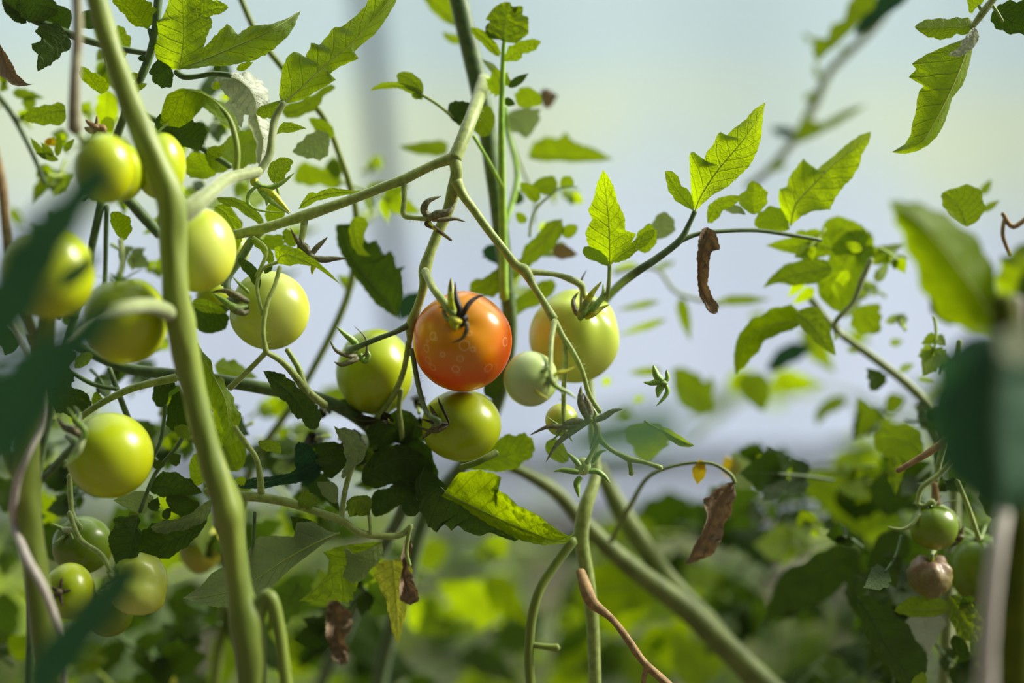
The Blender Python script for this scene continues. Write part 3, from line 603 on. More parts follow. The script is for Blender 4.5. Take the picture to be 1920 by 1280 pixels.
def tomato(label, x, y, rx, ry, dz, ax, m, sep=5, slen=.55, lift=.5, sm=None, ped=None, pr=5, lobes=0.0, custom=None, dim=.13, pm=None, sub=(40, 26), roll=0.0, wrk=0.0, cz=0.0):
    u = pxm(dz); ctr = P(x, y, dz); base = ctr - UP * ry * u
    root = empty('tomato', label, 'tomato', base, 'tomatoes on the vines')
    a = (RGT * ax[0] + UP * ax[1] - FWD * ax[2]).normalized(); r = (rx + ry) / 2
    q = a.orthogonal().normalized(); q = Matrix.Rotation(roll, 3, a) @ q; w_ = a.cross(q)
    def warp(v): return ctr + (RGT * v.dot(RGT) * rx + UP * v.dot(UP) * ry + FWD * v.dot(FWD) * r) * u
    bm = newbm(); uvl = bm.loops.layers.uv.active; SG, RG = sub; rows = []
    def dirp(th, ph):
        rad = 1 - dim * math.exp(-(th / .36) ** 2) - .03 * math.exp(-((PI - th) / .2) ** 2)
        rad *= 1 + (.012 + lobes) * math.cos(5 * ph + roll) * math.exp(-((th - .9) / .7) ** 2)
        if lobes > .03: rad *= 1 + lobes * 1.2 * math.cos(3 * ph + 1) * math.sin(th)
        d_ = (a * math.cos(th) + (q * math.cos(ph) + w_ * math.sin(ph)) * math.sin(th))
        if wrk: rad *= 1 + wrk * noise.noise(d_ * 3.2)
        return d_ * rad
    for i in range(RG + 1):
        th = PI * i / RG
        if i in (0, RG): rows.append([bm.verts.new(warp(dirp(th, 0)))])
        else: rows.append([bm.verts.new(warp(dirp(th, 2 * PI * k / SG))) for k in range(SG)])
    def fc(vs, us):
        f = bm.faces.new(vs)
        for l, uu in zip(f.loops, us): l[uvl].uv = uu
    for i in range(RG):
        for k in range(SG):
            k2 = (k + 1) % SG; v0 = (math.cos(PI * i / RG) + 1) / 2; v1 = (math.cos(PI * (i + 1) / RG) + 1) / 2; u0 = k / SG; u1 = (k + 1) / SG
            if i == 0: fc((rows[0][0], rows[1][k], rows[1][k2]), ((u0, v0), (u0, v1), (u1, v1)))
            elif i == RG - 1: fc((rows[i][k], rows[RG][0], rows[i][k2]), ((u0, v0), (u0, v1), (u1, v0)))
            else: fc((rows[i][k], rows[i + 1][k], rows[i + 1][k2], rows[i][k2]), ((u0, v0), (u0, v1), (u1, v1), (u1, v0)))
    bmesh.ops.recalc_face_normals(bm, faces=bm.faces)
    build('fruit', bm, m, root)
    at = warp(a * (1 - dim)); sm = sm or M_SEPAL; pm = pm or M_STEM
    if ped:
        bm = newbm(); e = at + a * .0005
        pp = [(*P(p[0], p[1], p[2]), (p[3] if len(p) > 3 else pr) * pxm(p[2])) for p in ped] + [(*(at + a * .003), pr * 1.1 * u), (*at, pr * 1.2 * u)]
        tube3(bm, pp, n=6, sides=12, hair=.6 if abs(dz) < 3 else 0); build('pedicel', bm, pm, root)
    if sep or custom:
        bm = newbm(); cr = r * .13 * u
        tube3(bm, [(*(at - a * .0004), cr), (*(at + a * .0012), cr * 1.1), (*(at + a * .0022), cr * .6)], n=2, sides=12, lump=.2)
        cal = build('calyx', bm, sm, root)
        R_ = random.Random(int(x * 3 + y))
        for k in range(sep):
            ph = 2 * PI * (k + R_.uniform(-.15, .15)) / sep + roll; rd = q * math.cos(ph) + w_ * math.sin(ph)
            L_ = slen * R_.uniform(.85, 1.15); pts = []
            for s in (0, .3, .6, .85, 1.0):
                th = s * L_; hgt = 1.015 + lift * (s ** 1.7) * L_
                dd = (a * math.cos(th) + rd * math.sin(th)); rad0 = 1 - dim * math.exp(-(th / .36) ** 2)
                pts.append(warp(dd * rad0 * hgt if s else a * (1 - dim) * 1.03))
            bm = newbm(); sepal3(bm, pts, r * .085 * u, a); build('sepal', bm, sm, cal)
        for (c, pts, wp, mm, lb) in (custom or []): sepalpx(cal, c, [(*a_[:2], (a_[2] if len(a_) > 2 else dz - 1.2) + cz) for a_ in pts], wp, dz - 1.2, mm, lb)
    return root
# ring blemishes of the red fruit, in coordinates of its own origin
rx_, ry_, u_ = 93, 94, pxm(0)
def ringpt(ex, ey, er, k=.5):
    px, py = cv('E', ex, ey); X = (px - 867) / rx_; Y = (640 - py) / ry_; Z = math.sqrt(max(0, 1 - X * X - Y * Y))
    v = (RGT * X * rx_ + UP * Y * ry_ - FWD * Z * 93.5) * u_ + UP * ry_ * u_
    return (v.x, v.y, v.z, er / 3 * u_, k)
RINGS = [ringpt(*a) for a in ((765, 690, 20, .8), (730, 758, 20, .7), (735, 718, 9, .6), (822, 790, 13, .8), (740, 822, 20, .5), (765, 862, 19, .5), (942, 742, 28, .7), (987, 762, 13, .7),
                              (918, 815, 18, .6), (892, 873, 21, .7), (1070, 865, 24, .5), (1165, 722, 24, .6), (970, 672, 17, .4), (905, 900, 10, .3), (785, 706, 8, .6), (845, 640, 12, .3))]
M_TR = tommat('tomato_skin_red', (.86, .10, .002), (.66, .27, .002), (.62, .018, .001), blush=(.76, .15, .008), rings=RINGS, speck=(.9, .3, .05), rough=.27)
E = 'E'
tomato('ripe red-orange tomato with pale ring blemishes and black dried calyx', 867, 640, rx_, ry_, 0, (-.02, .42, .86), M_TR, sep=0, dim=.1, sub=(64, 40),
       ped=[(797, 508, 0, 8), (812, 540, -1.3, 7), (832, 566, -1.9, 8), (848, 586, -2.1, 8)], pr=7,
       custom=[(E, [(880, 620, -2), (868, 560, -2.2), (860, 470, -2.2), (856, 405, -2), (857, 362, -1.9)], 9, M_SEPALY, 'yellow sepal with dark tip'),
               (E, [(858, 440, -2.35), (857, 400, -2.3), (857, 362, -2.2)], 2.6, M_SEPALK, 'blackened sepal tip'),
               (E, [(895, 600, -2.4), (905, 540, -2.5), (890, 490, -2.4), (882, 440, -2.2), (880, 385, -2)], 6.5, M_SEPALK, 'black dried sepal'),
               (E, [(915, 590, -2.4), (935, 545, -2.7), (965, 500, -2.6), (1005, 470, -2.4), (1048, 458, -2.3)], 5.5, M_SEPALK, 'black dried sepal'),
               (E, [(915, 570, -2.4), (920, 590, -2.6), (925, 610, -2.6), (915, 640, -2.5)], 13, M_SEPALK, 'black dried sepal'),
               (E, [(925, 600, -2.5), (945, 625, -2.7), (942, 665, -2.7), (915, 705, -2.6), (858, 727, -2.4)], 5, M_SEPALD, 'brown curled sepal'),
               (E, [(888, 585, -2.6), (882, 600, -2.8), (876, 625, -2.8), (888, 658, -2.6)], 14, M_SEPALY, 'thick yellow sepal stub'),
               (E, [(860, 590, -2.2), (835, 590, -2.2), (818, 560, -2.1), (812, 530, -1.9), (785, 526, -1.8)], 4.5, M_SEPALG, 'grey green curled sepal'),
               (E, [(865, 605, -2.2), (840, 600, -2.3), (825, 585, -2.2), (806, 560, -2.1)], 4, M_SEPAL, None)])
tomato('large pale green tomato right of the red one with upright green sepals', 1077, 631, 85, 87, 3.8, (.35, .62, .62), M_TGP, sep=0, dim=.08, sub=(56, 34), lobes=.012, cz=1.8,
       ped=[(990, 509, -.2, 7), (1040, 514, .4, 5), (1072, 524, 1.1, 7), (1090, 535, 1.6, 7), (1096, 556, 1.7, 5)], pr=5,
       custom=[(E, [(1600, 585, -.5), (1605, 530, -.9), (1650, 450, -1), (1705, 382, -.8)], 8, M_SEPALY, None), (E, [(1605, 585, -.6), (1660, 530, -.9), (1712, 460, -.7), (1712, 395, -.4)], 7, M_SEPAL, None),
               (E, [(1610, 585, -.6), (1650, 570, -.9), (1700, 535, -.7), (1748, 512, -.6)], 6, M_SEPALY, None), (E, [(1590, 580, -.5), (1560, 550, -.6), (1545, 490, -.4), (1575, 440, 0)], 6, M_SEPALG, None),
               (E, [(1585, 560, 0), (1590, 470, .3), (1590, 380, .5), (1620, 318, .6)], 3.5, M_SEPALD, 'thin dried sepal'), (E, [(1600, 590, -.6), (1590, 570, -.9), (1620, 500, -1), (1650, 440, -.9)], 9, M_SEPAL, None)])
tomato('small whitish green tomato touching the lower right of the red one', 995, 710, 51, 52, -2.2, (.72, .02, .68), M_TW, sep=4, slen=.5, lift=.9, dim=.06, sub=(48, 30),
       ped=[(1040, 602, -1, 6), (1034, 640, -2.2, 4.5), (1032, 690, -3.2, 5), (1035, 715, -3.6, 6)], pr=6,
       custom=[(E, [(1400, 950, -3.2), (1370, 950, -3.2), (1345, 910, -3.2), (1385, 875, -3.3), (1430, 865, -3.3)], 4, M_SEPAL, None), (E, [(1410, 940, -3.3), (1455, 900, -3.5), (1510, 885, -3.4), (1560, 858, -3.2)], 4, M_SEPALY, None),
               (E, [(1415, 950, -3.3), (1460, 980, -3.5), (1520, 1010, -3.4), (1570, 1045, -3.3)], 5, M_SEPAL, None), (E, [(1390, 960, -3.2), (1335, 950, -3.2), (1335, 1000, -3.3), (1408, 1045, -3.3)], 5, M_SEPALY, 'yellowed sepal with black tip')])
tomato('tiny green tomato half covered by grey sepals under the small whitish one', 1053, 787, 31, 31, .6, (.1, -.4, .8), M_TGP, sep=5, slen=1.0, lift=.5, dim=.05, sub=(28, 18), ped=[(1057, 740, -.4, 4), (1057, 785, -.6, 4)], pr=4)
tomato('green tomato directly beneath the red one', 865, 797, 75, 68, 1.4, (-.55, .1, .75), M_TG, sep=3, slen=.4, lift=.6, dim=.1, sub=(48, 30), sm=M_SEPALD, pm=M_STEMD,
       cz=-.8, ped=[(773, 655, .8, 5), (780, 700, .4, 5), (790, 745, -.4, 5), (802, 776, -1.2, 5), (822, 789, -1.7, 6)], pr=7,
       custom=[('P', [(842, 792, 0), (832, 770, -.2), (824, 755, 0), (822, 745, .1)], 3, M_SEPALK, None), ('P', [(842, 795, 0), (820, 808, -.2), (800, 806, 0), (780, 796, .3)], 4, M_SEPALD, None), ('P', [(842, 795, 0), (815, 792, -.3), (790, 785, 0)], 4, M_SEPALK, None)])
tomato('mottled green tomato left of and below the red one on a dark stalk', 703, 697, 72, 81, 3.6, (-.5, .45, .6), M_TG, sep=0, dim=.1, sub=(48, 30), roll=1,
       ped=[(768, 608, .6, 7), (742, 622, .4, 5), (705, 636, .3, 5), (665, 652, .8, 6)], pm=M_STEMD, pr=7,
       custom=[(E, [(330, 750, 1.2), (310, 720, .9), (260, 680, .7), (212, 636, .6)], 7, M_SEPAL, None), (E, [(330, 800, 1.2), (280, 800, .8), (210, 770, .6), (175, 710, .6)], 5, M_SEPALG, None), (E, [(340, 810, 1.2), (300, 830, .9), (240, 850, .8), (200, 835, .8)], 6, M_SEPALG, None),
               (E, [(360, 800, 1), (380, 790, .8), (385, 740, .8), (370, 690, .9), (310, 632, .9)], 3, M_SEPALG, None), (E, [(345, 790, 1.1), (370, 830, .8), (395, 800, .8), (380, 760, .9)], 6, M_SEPAL, None)])
tomato('pale green tomato left of centre crossed by a thin stalk', 505, 582, 75, 74, 1.2, (-.82, .18, .45), M_TGP, sep=0, dim=.1, sub=(52, 32), pm=M_STEMD,
       ped=[(475, 448, 0, 6), (452, 487, 0, 6), (428, 520, -.2, 7), (428, 545, -.6, 7), (446, 558, -.8, 8)], pr=8,
       custom=[('B', [(1400, 560, -1), (1330, 520, -1.5), (1260, 495, -1.4), (1185, 505, -1.2)], 7, M_SEPALG, None), ('B', [(1400, 580, -1), (1320, 590, -1.5), (1250, 545, -1.4), (1200, 510, -1.2)], 8, M_SEPAL, None),
               ('B', [(1390, 600, -1), (1370, 615, -1.4), (1310, 600, -1.4), (1250, 550, -1.3)], 8, M_SEPALG, None), ('B', [(1400, 510, -1), (1385, 490, -1.2), (1340, 450, -1), (1305, 410, -.8)], 3.5, M_SEPAL, None)])
tomato('large green tomato low on the left, beside the thick twine-wound stem', 206, 854, 80, 80, -2.5, (-.75, .42, .35), M_TG, sep=0, dim=.1, sub=(52, 32), pm=M_STEMD, sm=M_SEPAL,
       ped=[(72, 905, -3, 6), (100, 878, -3.3, 6), (125, 850, -3.6, 7), (142, 830, -3.9, 8)], pr=6,
       custom=[('P', [(156, 822, -4.4), (157, 806, -4.8), (140, 785, -4.6), (126, 762, -4.2)], 7, M_SEPAL, None), ('P', [(156, 820, -4.3), (148, 840, -4.8), (134, 858, -4.7), (119, 877, -4.3)], 8, M_STEMP, None), ('P', [(152, 818, -4), (138, 808, -4.4), (120, 800, -4), (108, 782, -3.6)], 9, M_SEPALD, None), ('P', [(152, 815, -4), (146, 795, -4.2), (147, 775, -4), (138, 760, -3.6)], 7, M_STEMD, None)])
tomato('blurred green tomato in the upper left, overlapped by another behind', 197, 316, 57, 66, -6.5, (-.6, .7, .2), M_TG, sep=5, slen=.6, sub=(40, 26), ped=[(130, 235, -7, 5), (150, 255, -7, 5)])
tomato('green tomato peeping out right behind the upper left blurred one', 226, 322, 45, 56, -4, (-.2, .9, .2), M_TG, sep=4, sub=(32, 20))
tomato('green tomato right behind the thick upright stem near the top left', 300, 310, 48, 64, -3, (-.2, .9, .2), M_TG, sep=5, sub=(36, 24))
tomato('largest blurred green tomato at the left edge of the picture', 90, 511, 86, 88, -7.5, (-.1, .9, .2), M_TG, sep=5, slen=.6, sub=(48, 30), ped=[(92, 395, -7, 6), (92, 425, -7.4, 6)], pm=M_STEM)
tomato('blurred green tomato under the pale side shoot, left of the thick stem', 236, 600, 78, 84, -4.5, (-.1, .95, .1), M_TG, sep=5, slen=.55, sub=(48, 30), ped=[(226, 450, -3, 5), (230, 490, -4, 6)])
tomato('shiny pale green tomato half hidden right behind the thick upright stem', 372, 468, 70, 80, -2.8, (-.3, .85, .2), M_TGP, sep=5, slen=.5, sub=(48, 30), ped=[(330, 350, -2, 6), (345, 380, -2.5, 6)])
tomato('lobed green tomato at lower left, partly covered by a dark leaf', 258, 1096, 56, 58, -.6, (-.5, .3, .5), M_TGP, sep=5, lobes=.05, slen=.4, sub=(52, 32), roll=.6, wrk=.05, ped=[(130, 960, 0, 5), (150, 1010, -.4, 5), (190, 1040, -1, 5), (212, 1080, -1.5, 5)])
tomato('green tomato at lower left with its dark star-shaped calyx facing the viewer', 130, 1107, 46, 52, -1.6, (-.1, .1, .95), M_TG, sep=5, slen=.5, lift=.2, sm=M_SEPALD, sub=(40, 26))
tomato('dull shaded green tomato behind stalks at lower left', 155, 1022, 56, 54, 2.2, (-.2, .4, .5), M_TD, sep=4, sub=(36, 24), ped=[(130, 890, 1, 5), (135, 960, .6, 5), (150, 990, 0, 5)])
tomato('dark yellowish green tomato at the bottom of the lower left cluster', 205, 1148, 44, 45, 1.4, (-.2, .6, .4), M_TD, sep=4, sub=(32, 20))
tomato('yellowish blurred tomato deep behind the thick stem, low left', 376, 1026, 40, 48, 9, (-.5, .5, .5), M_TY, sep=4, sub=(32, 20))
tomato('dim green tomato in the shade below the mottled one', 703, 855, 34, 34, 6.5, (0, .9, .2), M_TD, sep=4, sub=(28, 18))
tomato('small yellow-green tomato mostly hidden behind the stem knee, left of centre', 402, 556, 34, 30, 5.5, (0, .9, .2), M_TG, sep=4, sub=(28, 18))
tomato('pale green tomato glimpsed right of the shiny half-hidden one', 440, 470, 28, 32, 4.5, (0, .9, .2), M_TGP, sep=0, sub=(28, 18))
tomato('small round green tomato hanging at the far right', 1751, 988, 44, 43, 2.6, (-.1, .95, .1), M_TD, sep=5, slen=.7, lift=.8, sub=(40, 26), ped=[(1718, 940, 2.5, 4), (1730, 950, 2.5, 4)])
tomato('brownish shrivelled tomato hanging below the small round green one', 1744, 1080, 41, 40, 2.6, (-.02, .97, .3), M_TB, sep=5, slen=.35, lift=1, dim=.3, lobes=.05, wrk=.1, sm=M_SEPALY, sub=(44, 28), ped=[(1752, 1030, 4, 4), (1748, 1045, 3, 5)])
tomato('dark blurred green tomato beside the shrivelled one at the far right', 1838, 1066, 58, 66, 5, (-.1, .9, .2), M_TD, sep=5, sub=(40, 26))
tomato('blurred yellow-green tomato low down at the bottom edge, left', 308, 1268, 24, 28, 18, (0, .9, .2), M_TY, sep=0, sub=(24, 16))
tomato('tiny white-green tomato bud in a star calyx under the truss end', 1093, 874, 15, 17, .2, (0, -.3, .9), M_TW, sep=0, sub=(24, 16), custom=[
    ('F', [(1355, 290), (1335, 320), (1340, 360), (1347, 392)], 7, M_SEPAL, None), ('F', [(1345, 270), (1300, 262), (1260, 258), (1222, 265)], 6, M_SEPAL, None), ('F', [(1390, 265), (1430, 265), (1470, 290), (1497, 325)], 6, M_SEPAL, None),
    ('F', [(1350, 240), (1330, 215), (1310, 195), (1285, 172)], 6, M_SEPAL, None), ('F', [(1410, 230), (1430, 195), (1450, 172), (1478, 165)], 5, M_SEPAL, None)])
tomato('tiny pale tomato bud wrapped in grey-green sepals at the truss end', 1108, 778, 15, 17, .4, (0, -.3, .9), M_TW, sep=0, sub=(24, 16), custom=[
    (E, [(1640, 1150), (1610, 1110), (1585, 1050), (1588, 970)], 10, M_SEPALG, None), (E, [(1670, 1160), (1720, 1140), (1770, 1110), (1822, 1100)], 7, M_SEPALG, None), (E, [(1600, 1170), (1540, 1170), (1490, 1195), (1445, 1235)], 7, M_SEPALG, None),
    (E, [(1630, 1150), (1640, 1110), (1625, 1060), (1600, 1010)], 8, M_SEPALG, None), (E, [(1560, 1200), (1480, 1200), (1400, 1200), (1298, 1248)], 6, M_SEPALG, None), (E, [(1660, 1170), (1680, 1220), (1660, 1280), (1640, 1330)], 6, M_SEPALG, None), (E, [(1640, 1160), (1560, 1210), (1460, 1290), (1390, 1400)], 7, M_SEPALG, None)])
# ---- dried empty calyxes and withered flowers on the truss
def calyx(par, centre, r, dz, seps, m, c='P', label=None):
    bm = newbm(); p = P(*cv(c, *centre), dz); rr = r * pxm(dz)
    tube3(bm, [(*(p - UP * rr * .6), rr * .5), (*p, rr), (*(p + UP * rr * .6), rr * .5)], n=3, sides=10, lump=.3)
    o = build('empty_calyx', bm, m, par, label=label)
    for s in seps: sepalpx(o, c, s[0], s[1], dz, s[2] if len(s) > 2 else m)
calyx(PC, (982, 1220), 9, -.4, [([(975, 1225, -.4), (945, 1180, -.6), (970, 1130, -.7), (1042, 1103, -.6)], 8), ([(985, 1225), (1020, 1205, -.7), (1080, 1190, -.8), (1125, 1130, -.6)], 9), ([(990, 1235), (1050, 1235), (1120, 1230), (1180, 1248)], 5),
     ([(980, 1235), (960, 1260), (1010, 1285), (1090, 1345), (1102, 1350)], 5, M_SEPALD), ([(970, 1240), (985, 1270), (1030, 1300), (1085, 1350)], 5, M_SEPALY)], M_SEPALG, 'D', 'dried empty calyx')
calyx(PC, (1750, 300), 8, -.4, [([(1755, 290), (1775, 260), (1810, 225), (1843, 193)], 6), ([(1765, 310), (1820, 320), (1880, 315), (1955, 312)], 7), ([(1745, 295), (1710, 270), (1670, 210), (1632, 140)], 6, M_SEPALD),
     ([(1755, 315), (1765, 350), (1758, 375), (1755, 405)], 6, M_SEPALY), ([(1740, 290), (1720, 250), (1700, 230), (1695, 200)], 7)], M_SEPALG, 'B', 'dried empty calyx')
calyx(PC, (1450, 1040), 9, -.3, [([(1440, 1050), (1400, 1090), (1400, 1150), (1470, 1185), (1600, 1195)], 4, M_SEPAL), ([(1470, 1045), (1520, 1055), (1590, 1025), (1655, 972)], 6), ([(1460, 1060), (1520, 1080), (1580, 1140), (1635, 1200)], 8, M_SEPALY),
     ([(1455, 1060), (1500, 1110), (1550, 1150), (1630, 1205)], 6), ([(1470, 1060), (1500, 1100), (1500, 1160)], 7, M_SEPAL), ([(1440, 1040), (1430, 1010), (1450, 960)], 9, M_SEPALY)], M_SEPAL, 'A', 'withered flower')
calyx(PC, (340, 745), 8, .3, [([(335, 740), (310, 715), (300, 690), (293, 665)], 8), ([(335, 745), (310, 740), (280, 745), (248, 740)], 7), ([(335, 750), (320, 770), (315, 790), (312, 810)], 8), ([(345, 740), (355, 720), (352, 700), (350, 685)], 5), ([(345, 750), (355, 780), (335, 815), (305, 845)], 5)], M_SEPAL, 'H', 'small empty green calyx')
calyx(PL, (540, 715), 7, -1.5, [([(540, 715), (520, 705), (500, 690), (480, 672)], 6), ([(540, 720), (520, 735), (490, 725), (475, 715)], 7), ([(545, 720), (575, 720), (590, 740), (600, 745)], 8), ([(540, 710), (545, 680), (545, 650)], 4)], M_BROWN, 'A', 'brown withered flower')
calyx(PM, (1640, 530), 7, 3, [([(1640, 530), (1650, 500), (1655, 480)], 4), ([(1635, 535), (1600, 545), (1570, 580)], 4), ([(1645, 540), (1620, 560), (1600, 575)], 4)], M_SEPALD, 'I')
# ------------------------------------------------------------------ traced leaves
L = leaf; G = gleaf; C_ = cleaf
# upper left plant PI
L(PJ, 'A', [(1005, 392), (1030, 250), (1030, 100), (1020, -120)], [(950, 385), (880, 330), (862, 260), (890, 200), (858, 115), (905, 110), (940, 30), (960, -40), (1000, -100)],
  [(1090, 350), (1125, 290), (1145, 230), (1180, 150), (1180, 95), (1120, 90), (1130, 20), (1090, -60)], dz=-.6, dl=.9, dr=-.1, mat='fresh', teeth=3, pucker=.02, cup=-.03)
L(PJ, 'A', [(1080, 100, -.2), (1140, 70, -.2), (1210, 50), (1285, 42)], [(1100, 120), (1150, 100), (1200, 85), (1250, 70)], [(1080, 20), (1140, -20), (1200, 0), (1260, 20)], dz=-.2, mat='fresh', teeth=2, pucker=.03)
L(PJ, 'A', [(1005, 390), (1150, 335), (1290, 275), (1430, 215), (1560, 150), (1692, 60, .6)], [(1090, 330), (1128, 290), (1180, 230), (1235, 170), (1275, 135), (1310, 150), (1325, 190), (1400, 150), (1470, 138), (1540, 130), (1600, 112), (1650, 90)],
  [(1080, 385), (1200, 362), (1320, 360), (1400, 340), (1470, 310), (1540, 270), (1570, 240), (1620, 200), (1660, 130)], dz=-.4, dl=.3, dr=-.3, mat='fresh', teeth=2.5, pucker=.022, cup=-.02)
L(PJ, 'A', [(880, 300, .4), (930, 380, .2), (965, 490, .1)], [(890, 330), (850, 380), (850, 430), (890, 480), (940, 492)], [(940, 350), (970, 400), (972, 440)], dz=.1, mat='dark')
L(PJ, 'A', [(832, 165), (790, 110), (730, 50), (640, -40)], [(800, 150), (750, 140), (700, 80), (660, 40), (630, -10)], [(850, 140), (882, 130), (870, 80), (860, 40), (830, 0), (800, -40)], dz=.5, mat='fresh', under=True, teeth=2)
L(PJ, 'A', [(380, 200, .5), (310, 270, .3), (212, 402, 0)], [(330, 130), (230, 140), (195, 185), (240, 200), (230, 235), (178, 250), (185, 285), (218, 300), (210, 350), (208, 380)], [(400, 260), (350, 300), (300, 350), (260, 375)], dz=.2, mat='dark', pucker=.02)
L(PJ, 'A', [(330, 60, .6), (230, 30, .6), (90, 20, .6)], [(290, 100), (200, 120), (140, 110), (100, 50)], [(300, 0), (200, -30), (120, -20)], dz=.6, mat='dark')
L(PJ, 'A', [(150, 130, .8), (90, 70, .8), (10, -10, .8)], [(110, 130), (50, 90), (20, 40)], [(140, 80), (130, 20), (80, -20)], dz=.8, mat='dark')
L(PJ, 'A', [(400, 60), (330, 120), (240, 150)], [(330, 30), (270, 40), (220, 80)], [(400, 130), (350, 190), (280, 190)], dz=1, mat='dark')
L(PJ, 'A', [(570, 530), (540, 470), (455, 372)], [(540, 510), (490, 470), (450, 430), (450, 390)], [(610, 500), (600, 460), (560, 425), (510, 405), (490, 385)], dz=1, mat='bright', under=True, teeth=2)
L(PJ, 'A', [(640, 220, 1.5), (690, 260, 1.5), (700, 330, 1.5)], [(650, 160), (680, 145), (715, 190), (738, 240)], [(640, 270), (660, 310)], dz=1.5, mat='fresh')
L(PJ, 'A', [(450, 90, 1), (480, 130), (540, 160)], [(470, 60), (540, 80)], [(440, 140), (480, 160)], dz=1, mat='dark')
for b, t, w, m in (((820, 330), (772, 325), 6, 'dark'), ((1220, 400), (1225, 360), 7, 'dark'), ((1330, 392), (1425, 350), 7, 'fresh'), ((1240, 470), (1190, 500), 8, 'fresh'), ((735, 440), (780, 415), 8, 'fresh'), ((760, 500), (830, 470), 6, 'fresh'), ((840, 60), (885, 55), 7, 'bright')):
    G(PJ, 'A', b, t, w, .2, kind='entire', mat=m, N=12, M=3)
# curled leaf and the leaves under it
L(PL, 'A', [(1330, 760, -1.5), (1290, 660, -1.6), (1200, 560, -1.6), (1080, 510, -1.4), (1000, 560, -1.2), (905, 640, -1)], [(1350, 730, .2), (1330, 660, .3), (1250, 580, .3), (1130, 505, .2), (1020, 497, 0), (940, 530, 0), (920, 590, 0)],
  [(1290, 720, -.3), (1250, 690, -.4), (1200, 640, -.4), (1140, 600, -.3), (1080, 670, 0), (1010, 715, 0), (900, 700, 0)], mat='fresh', under=True, teeth=1.5, dz=-1.5)
L(PL, 'A', [(900, 640), (980, 720), (1060, 780), (1150, 770)], [(960, 670), (1040, 680), (1100, 680), (1165, 735)], [(870, 690), (900, 740), (980, 800), (1060, 830), (1130, 830)], dz=.5, mat='dark')
L(PL, 'A', [(870, 740), (940, 740), (990, 800)], [(880, 710), (960, 720), (1000, 760)], [(880, 780), (920, 800)], dz=.6, mat='fresh')
L(PJ, 'A', [(1140, 830, 2), (1250, 860, 2.2), (1330, 830, 2.4), (1440, 780, 2.6)], [(1200, 960), (1300, 950), (1400, 930), (1450, 880)], [(1240, 820), (1300, 760), (1380, 735), (1440, 740)], dz=2.2, mat='fresh')
L(PJ, 'A', [(1100, 850, 2), (1120, 880, 2.2), (1150, 960, 2.4), (1090, 1000, 2.4)], [(1060, 870), (1040, 940), (1060, 990)], [(1180, 880), (1220, 950), (1180, 1000)], dz=2.2, mat='fresh')
L(PJ, 'A', [(1160, 850), (1200, 840), (1250, 870)], [(1190, 825), (1230, 830)], [(1180, 880), (1220, 890)], dz=1.6, mat='fresh')
L(PJ, 'A', [(370, 620, 2), (280, 630, 2), (200, 650, 2), (130, 670, 2)], [(350, 580), (290, 590), (220, 600), (160, 625)], [(360, 690), (280, 700), (200, 695)], dz=2, mat='fresh')
L(PJ, 'A', [(-30, 190, 0), (10, 290, 0), (50, 400, 0), (120, 470, 0), (195, 470, 0)], [(-20, 280), (0, 400), (40, 450), (110, 485)], [(20, 280), (60, 340), (100, 420), (150, 468)], dz=0, mat='dried', label='brown drooping leaf', cup=.05)
for b, t, w in (((70, 520), (250, 550), 12), ((160, 540), (170, 640), 16), ((0, 480), (50, 500), 12), ((0, 440), (60, 440), 18), ((10, 400), (60, 440), 10)): G(PX, 'A', b, t, w, 6, mat='fresh', N=14, M=3)
L(PJ, 'A', [(640, 680, 3), (600, 700), (560, 710)], [(620, 660), (580, 670)], [(640, 720), (590, 740)], dz=3, mat='bright')
# wilted pale leaf
L(PX, 'A', [(1230, 430, 1), (1320, 440, .6), (1400, 500, .6), (1440, 580, .9), (1450, 640, 1.2)], [(1180, 480), (1240, 500), (1300, 540), (1320, 590), (1360, 620), (1400, 650)], [(1270, 405), (1350, 395), (1440, 430), (1500, 480), (1510, 540), (1500, 590)], dz=.8, dl=.2, dr=.8, mat='wilted', pucker=.05, wave=.05, cup=-.08, label='wilted whitish leaf', nv=12)
L(PX, 'A', [(1440, 640, 1), (1460, 720, 1), (1480, 800, 1), (1460, 935, 1)], [(1390, 660), (1415, 740), (1440, 800), (1440, 880)], [(1480, 660), (1520, 720), (1522, 800), (1500, 880)], dz=1, dl=.5, dr=.5, mat='wilted', pucker=.05, label='wilted whitish leaf', cup=-.1)
G(PX, 'A', (1290, 560), (1360, 720), 25, 1.4, mat='wilted', label='wilted whitish leaf')
# big leaf L1
L(PL, 'D', [(145, 590), (260, 490), (400, 355), (520, 260), (640, 130), (720, 40), (800, -90)], [(133, 540), (135, 480), (150, 380), (175, 320), (210, 288), (250, 300), (268, 332), (300, 280), (312, 235), (355, 250), (400, 200), (440, 150), (480, 152), (560, 90), (620, 30), (660, -60)],
  [(200, 575), (260, 558), (330, 515), (390, 480), (455, 440), (400, 435), (430, 395), (480, 365), (578, 322), (540, 295), (600, 240), (660, 195), (720, 120), (770, 40), (810, -40)], dz=0, dl=.5, dr=.4, mat='fresh', teeth=2, pucker=.01, cup=-.015, N=60)
L(PL, 'A', [(1590, 560, .1), (1540, 590, .1), (1500, 610, .1), (1440, 635, .1)], [(1550, 572), (1500, 590), (1460, 605)], [(1590, 590), (1560, 650), (1500, 665), (1460, 655)], dz=.1, mat='fresh')
L(PX, 'D', [(150, 640, 4), (250, 610, 4), (340, 540, 4), (445, 485, 4)], [(150, 600), (240, 570), (330, 530), (400, 480)], [(190, 665), (280, 640), (350, 600), (380, 540), (440, 500)], dz=4, mat='fresh')
L(PL, 'A', [(1555, 755), (1600, 720), (1700, 718), (1725, 722)], [(1580, 700), (1620, 688), (1670, 700)], [(1590, 745), (1640, 745), (1680, 730)], dz=.4, mat='fresh', teeth=1)
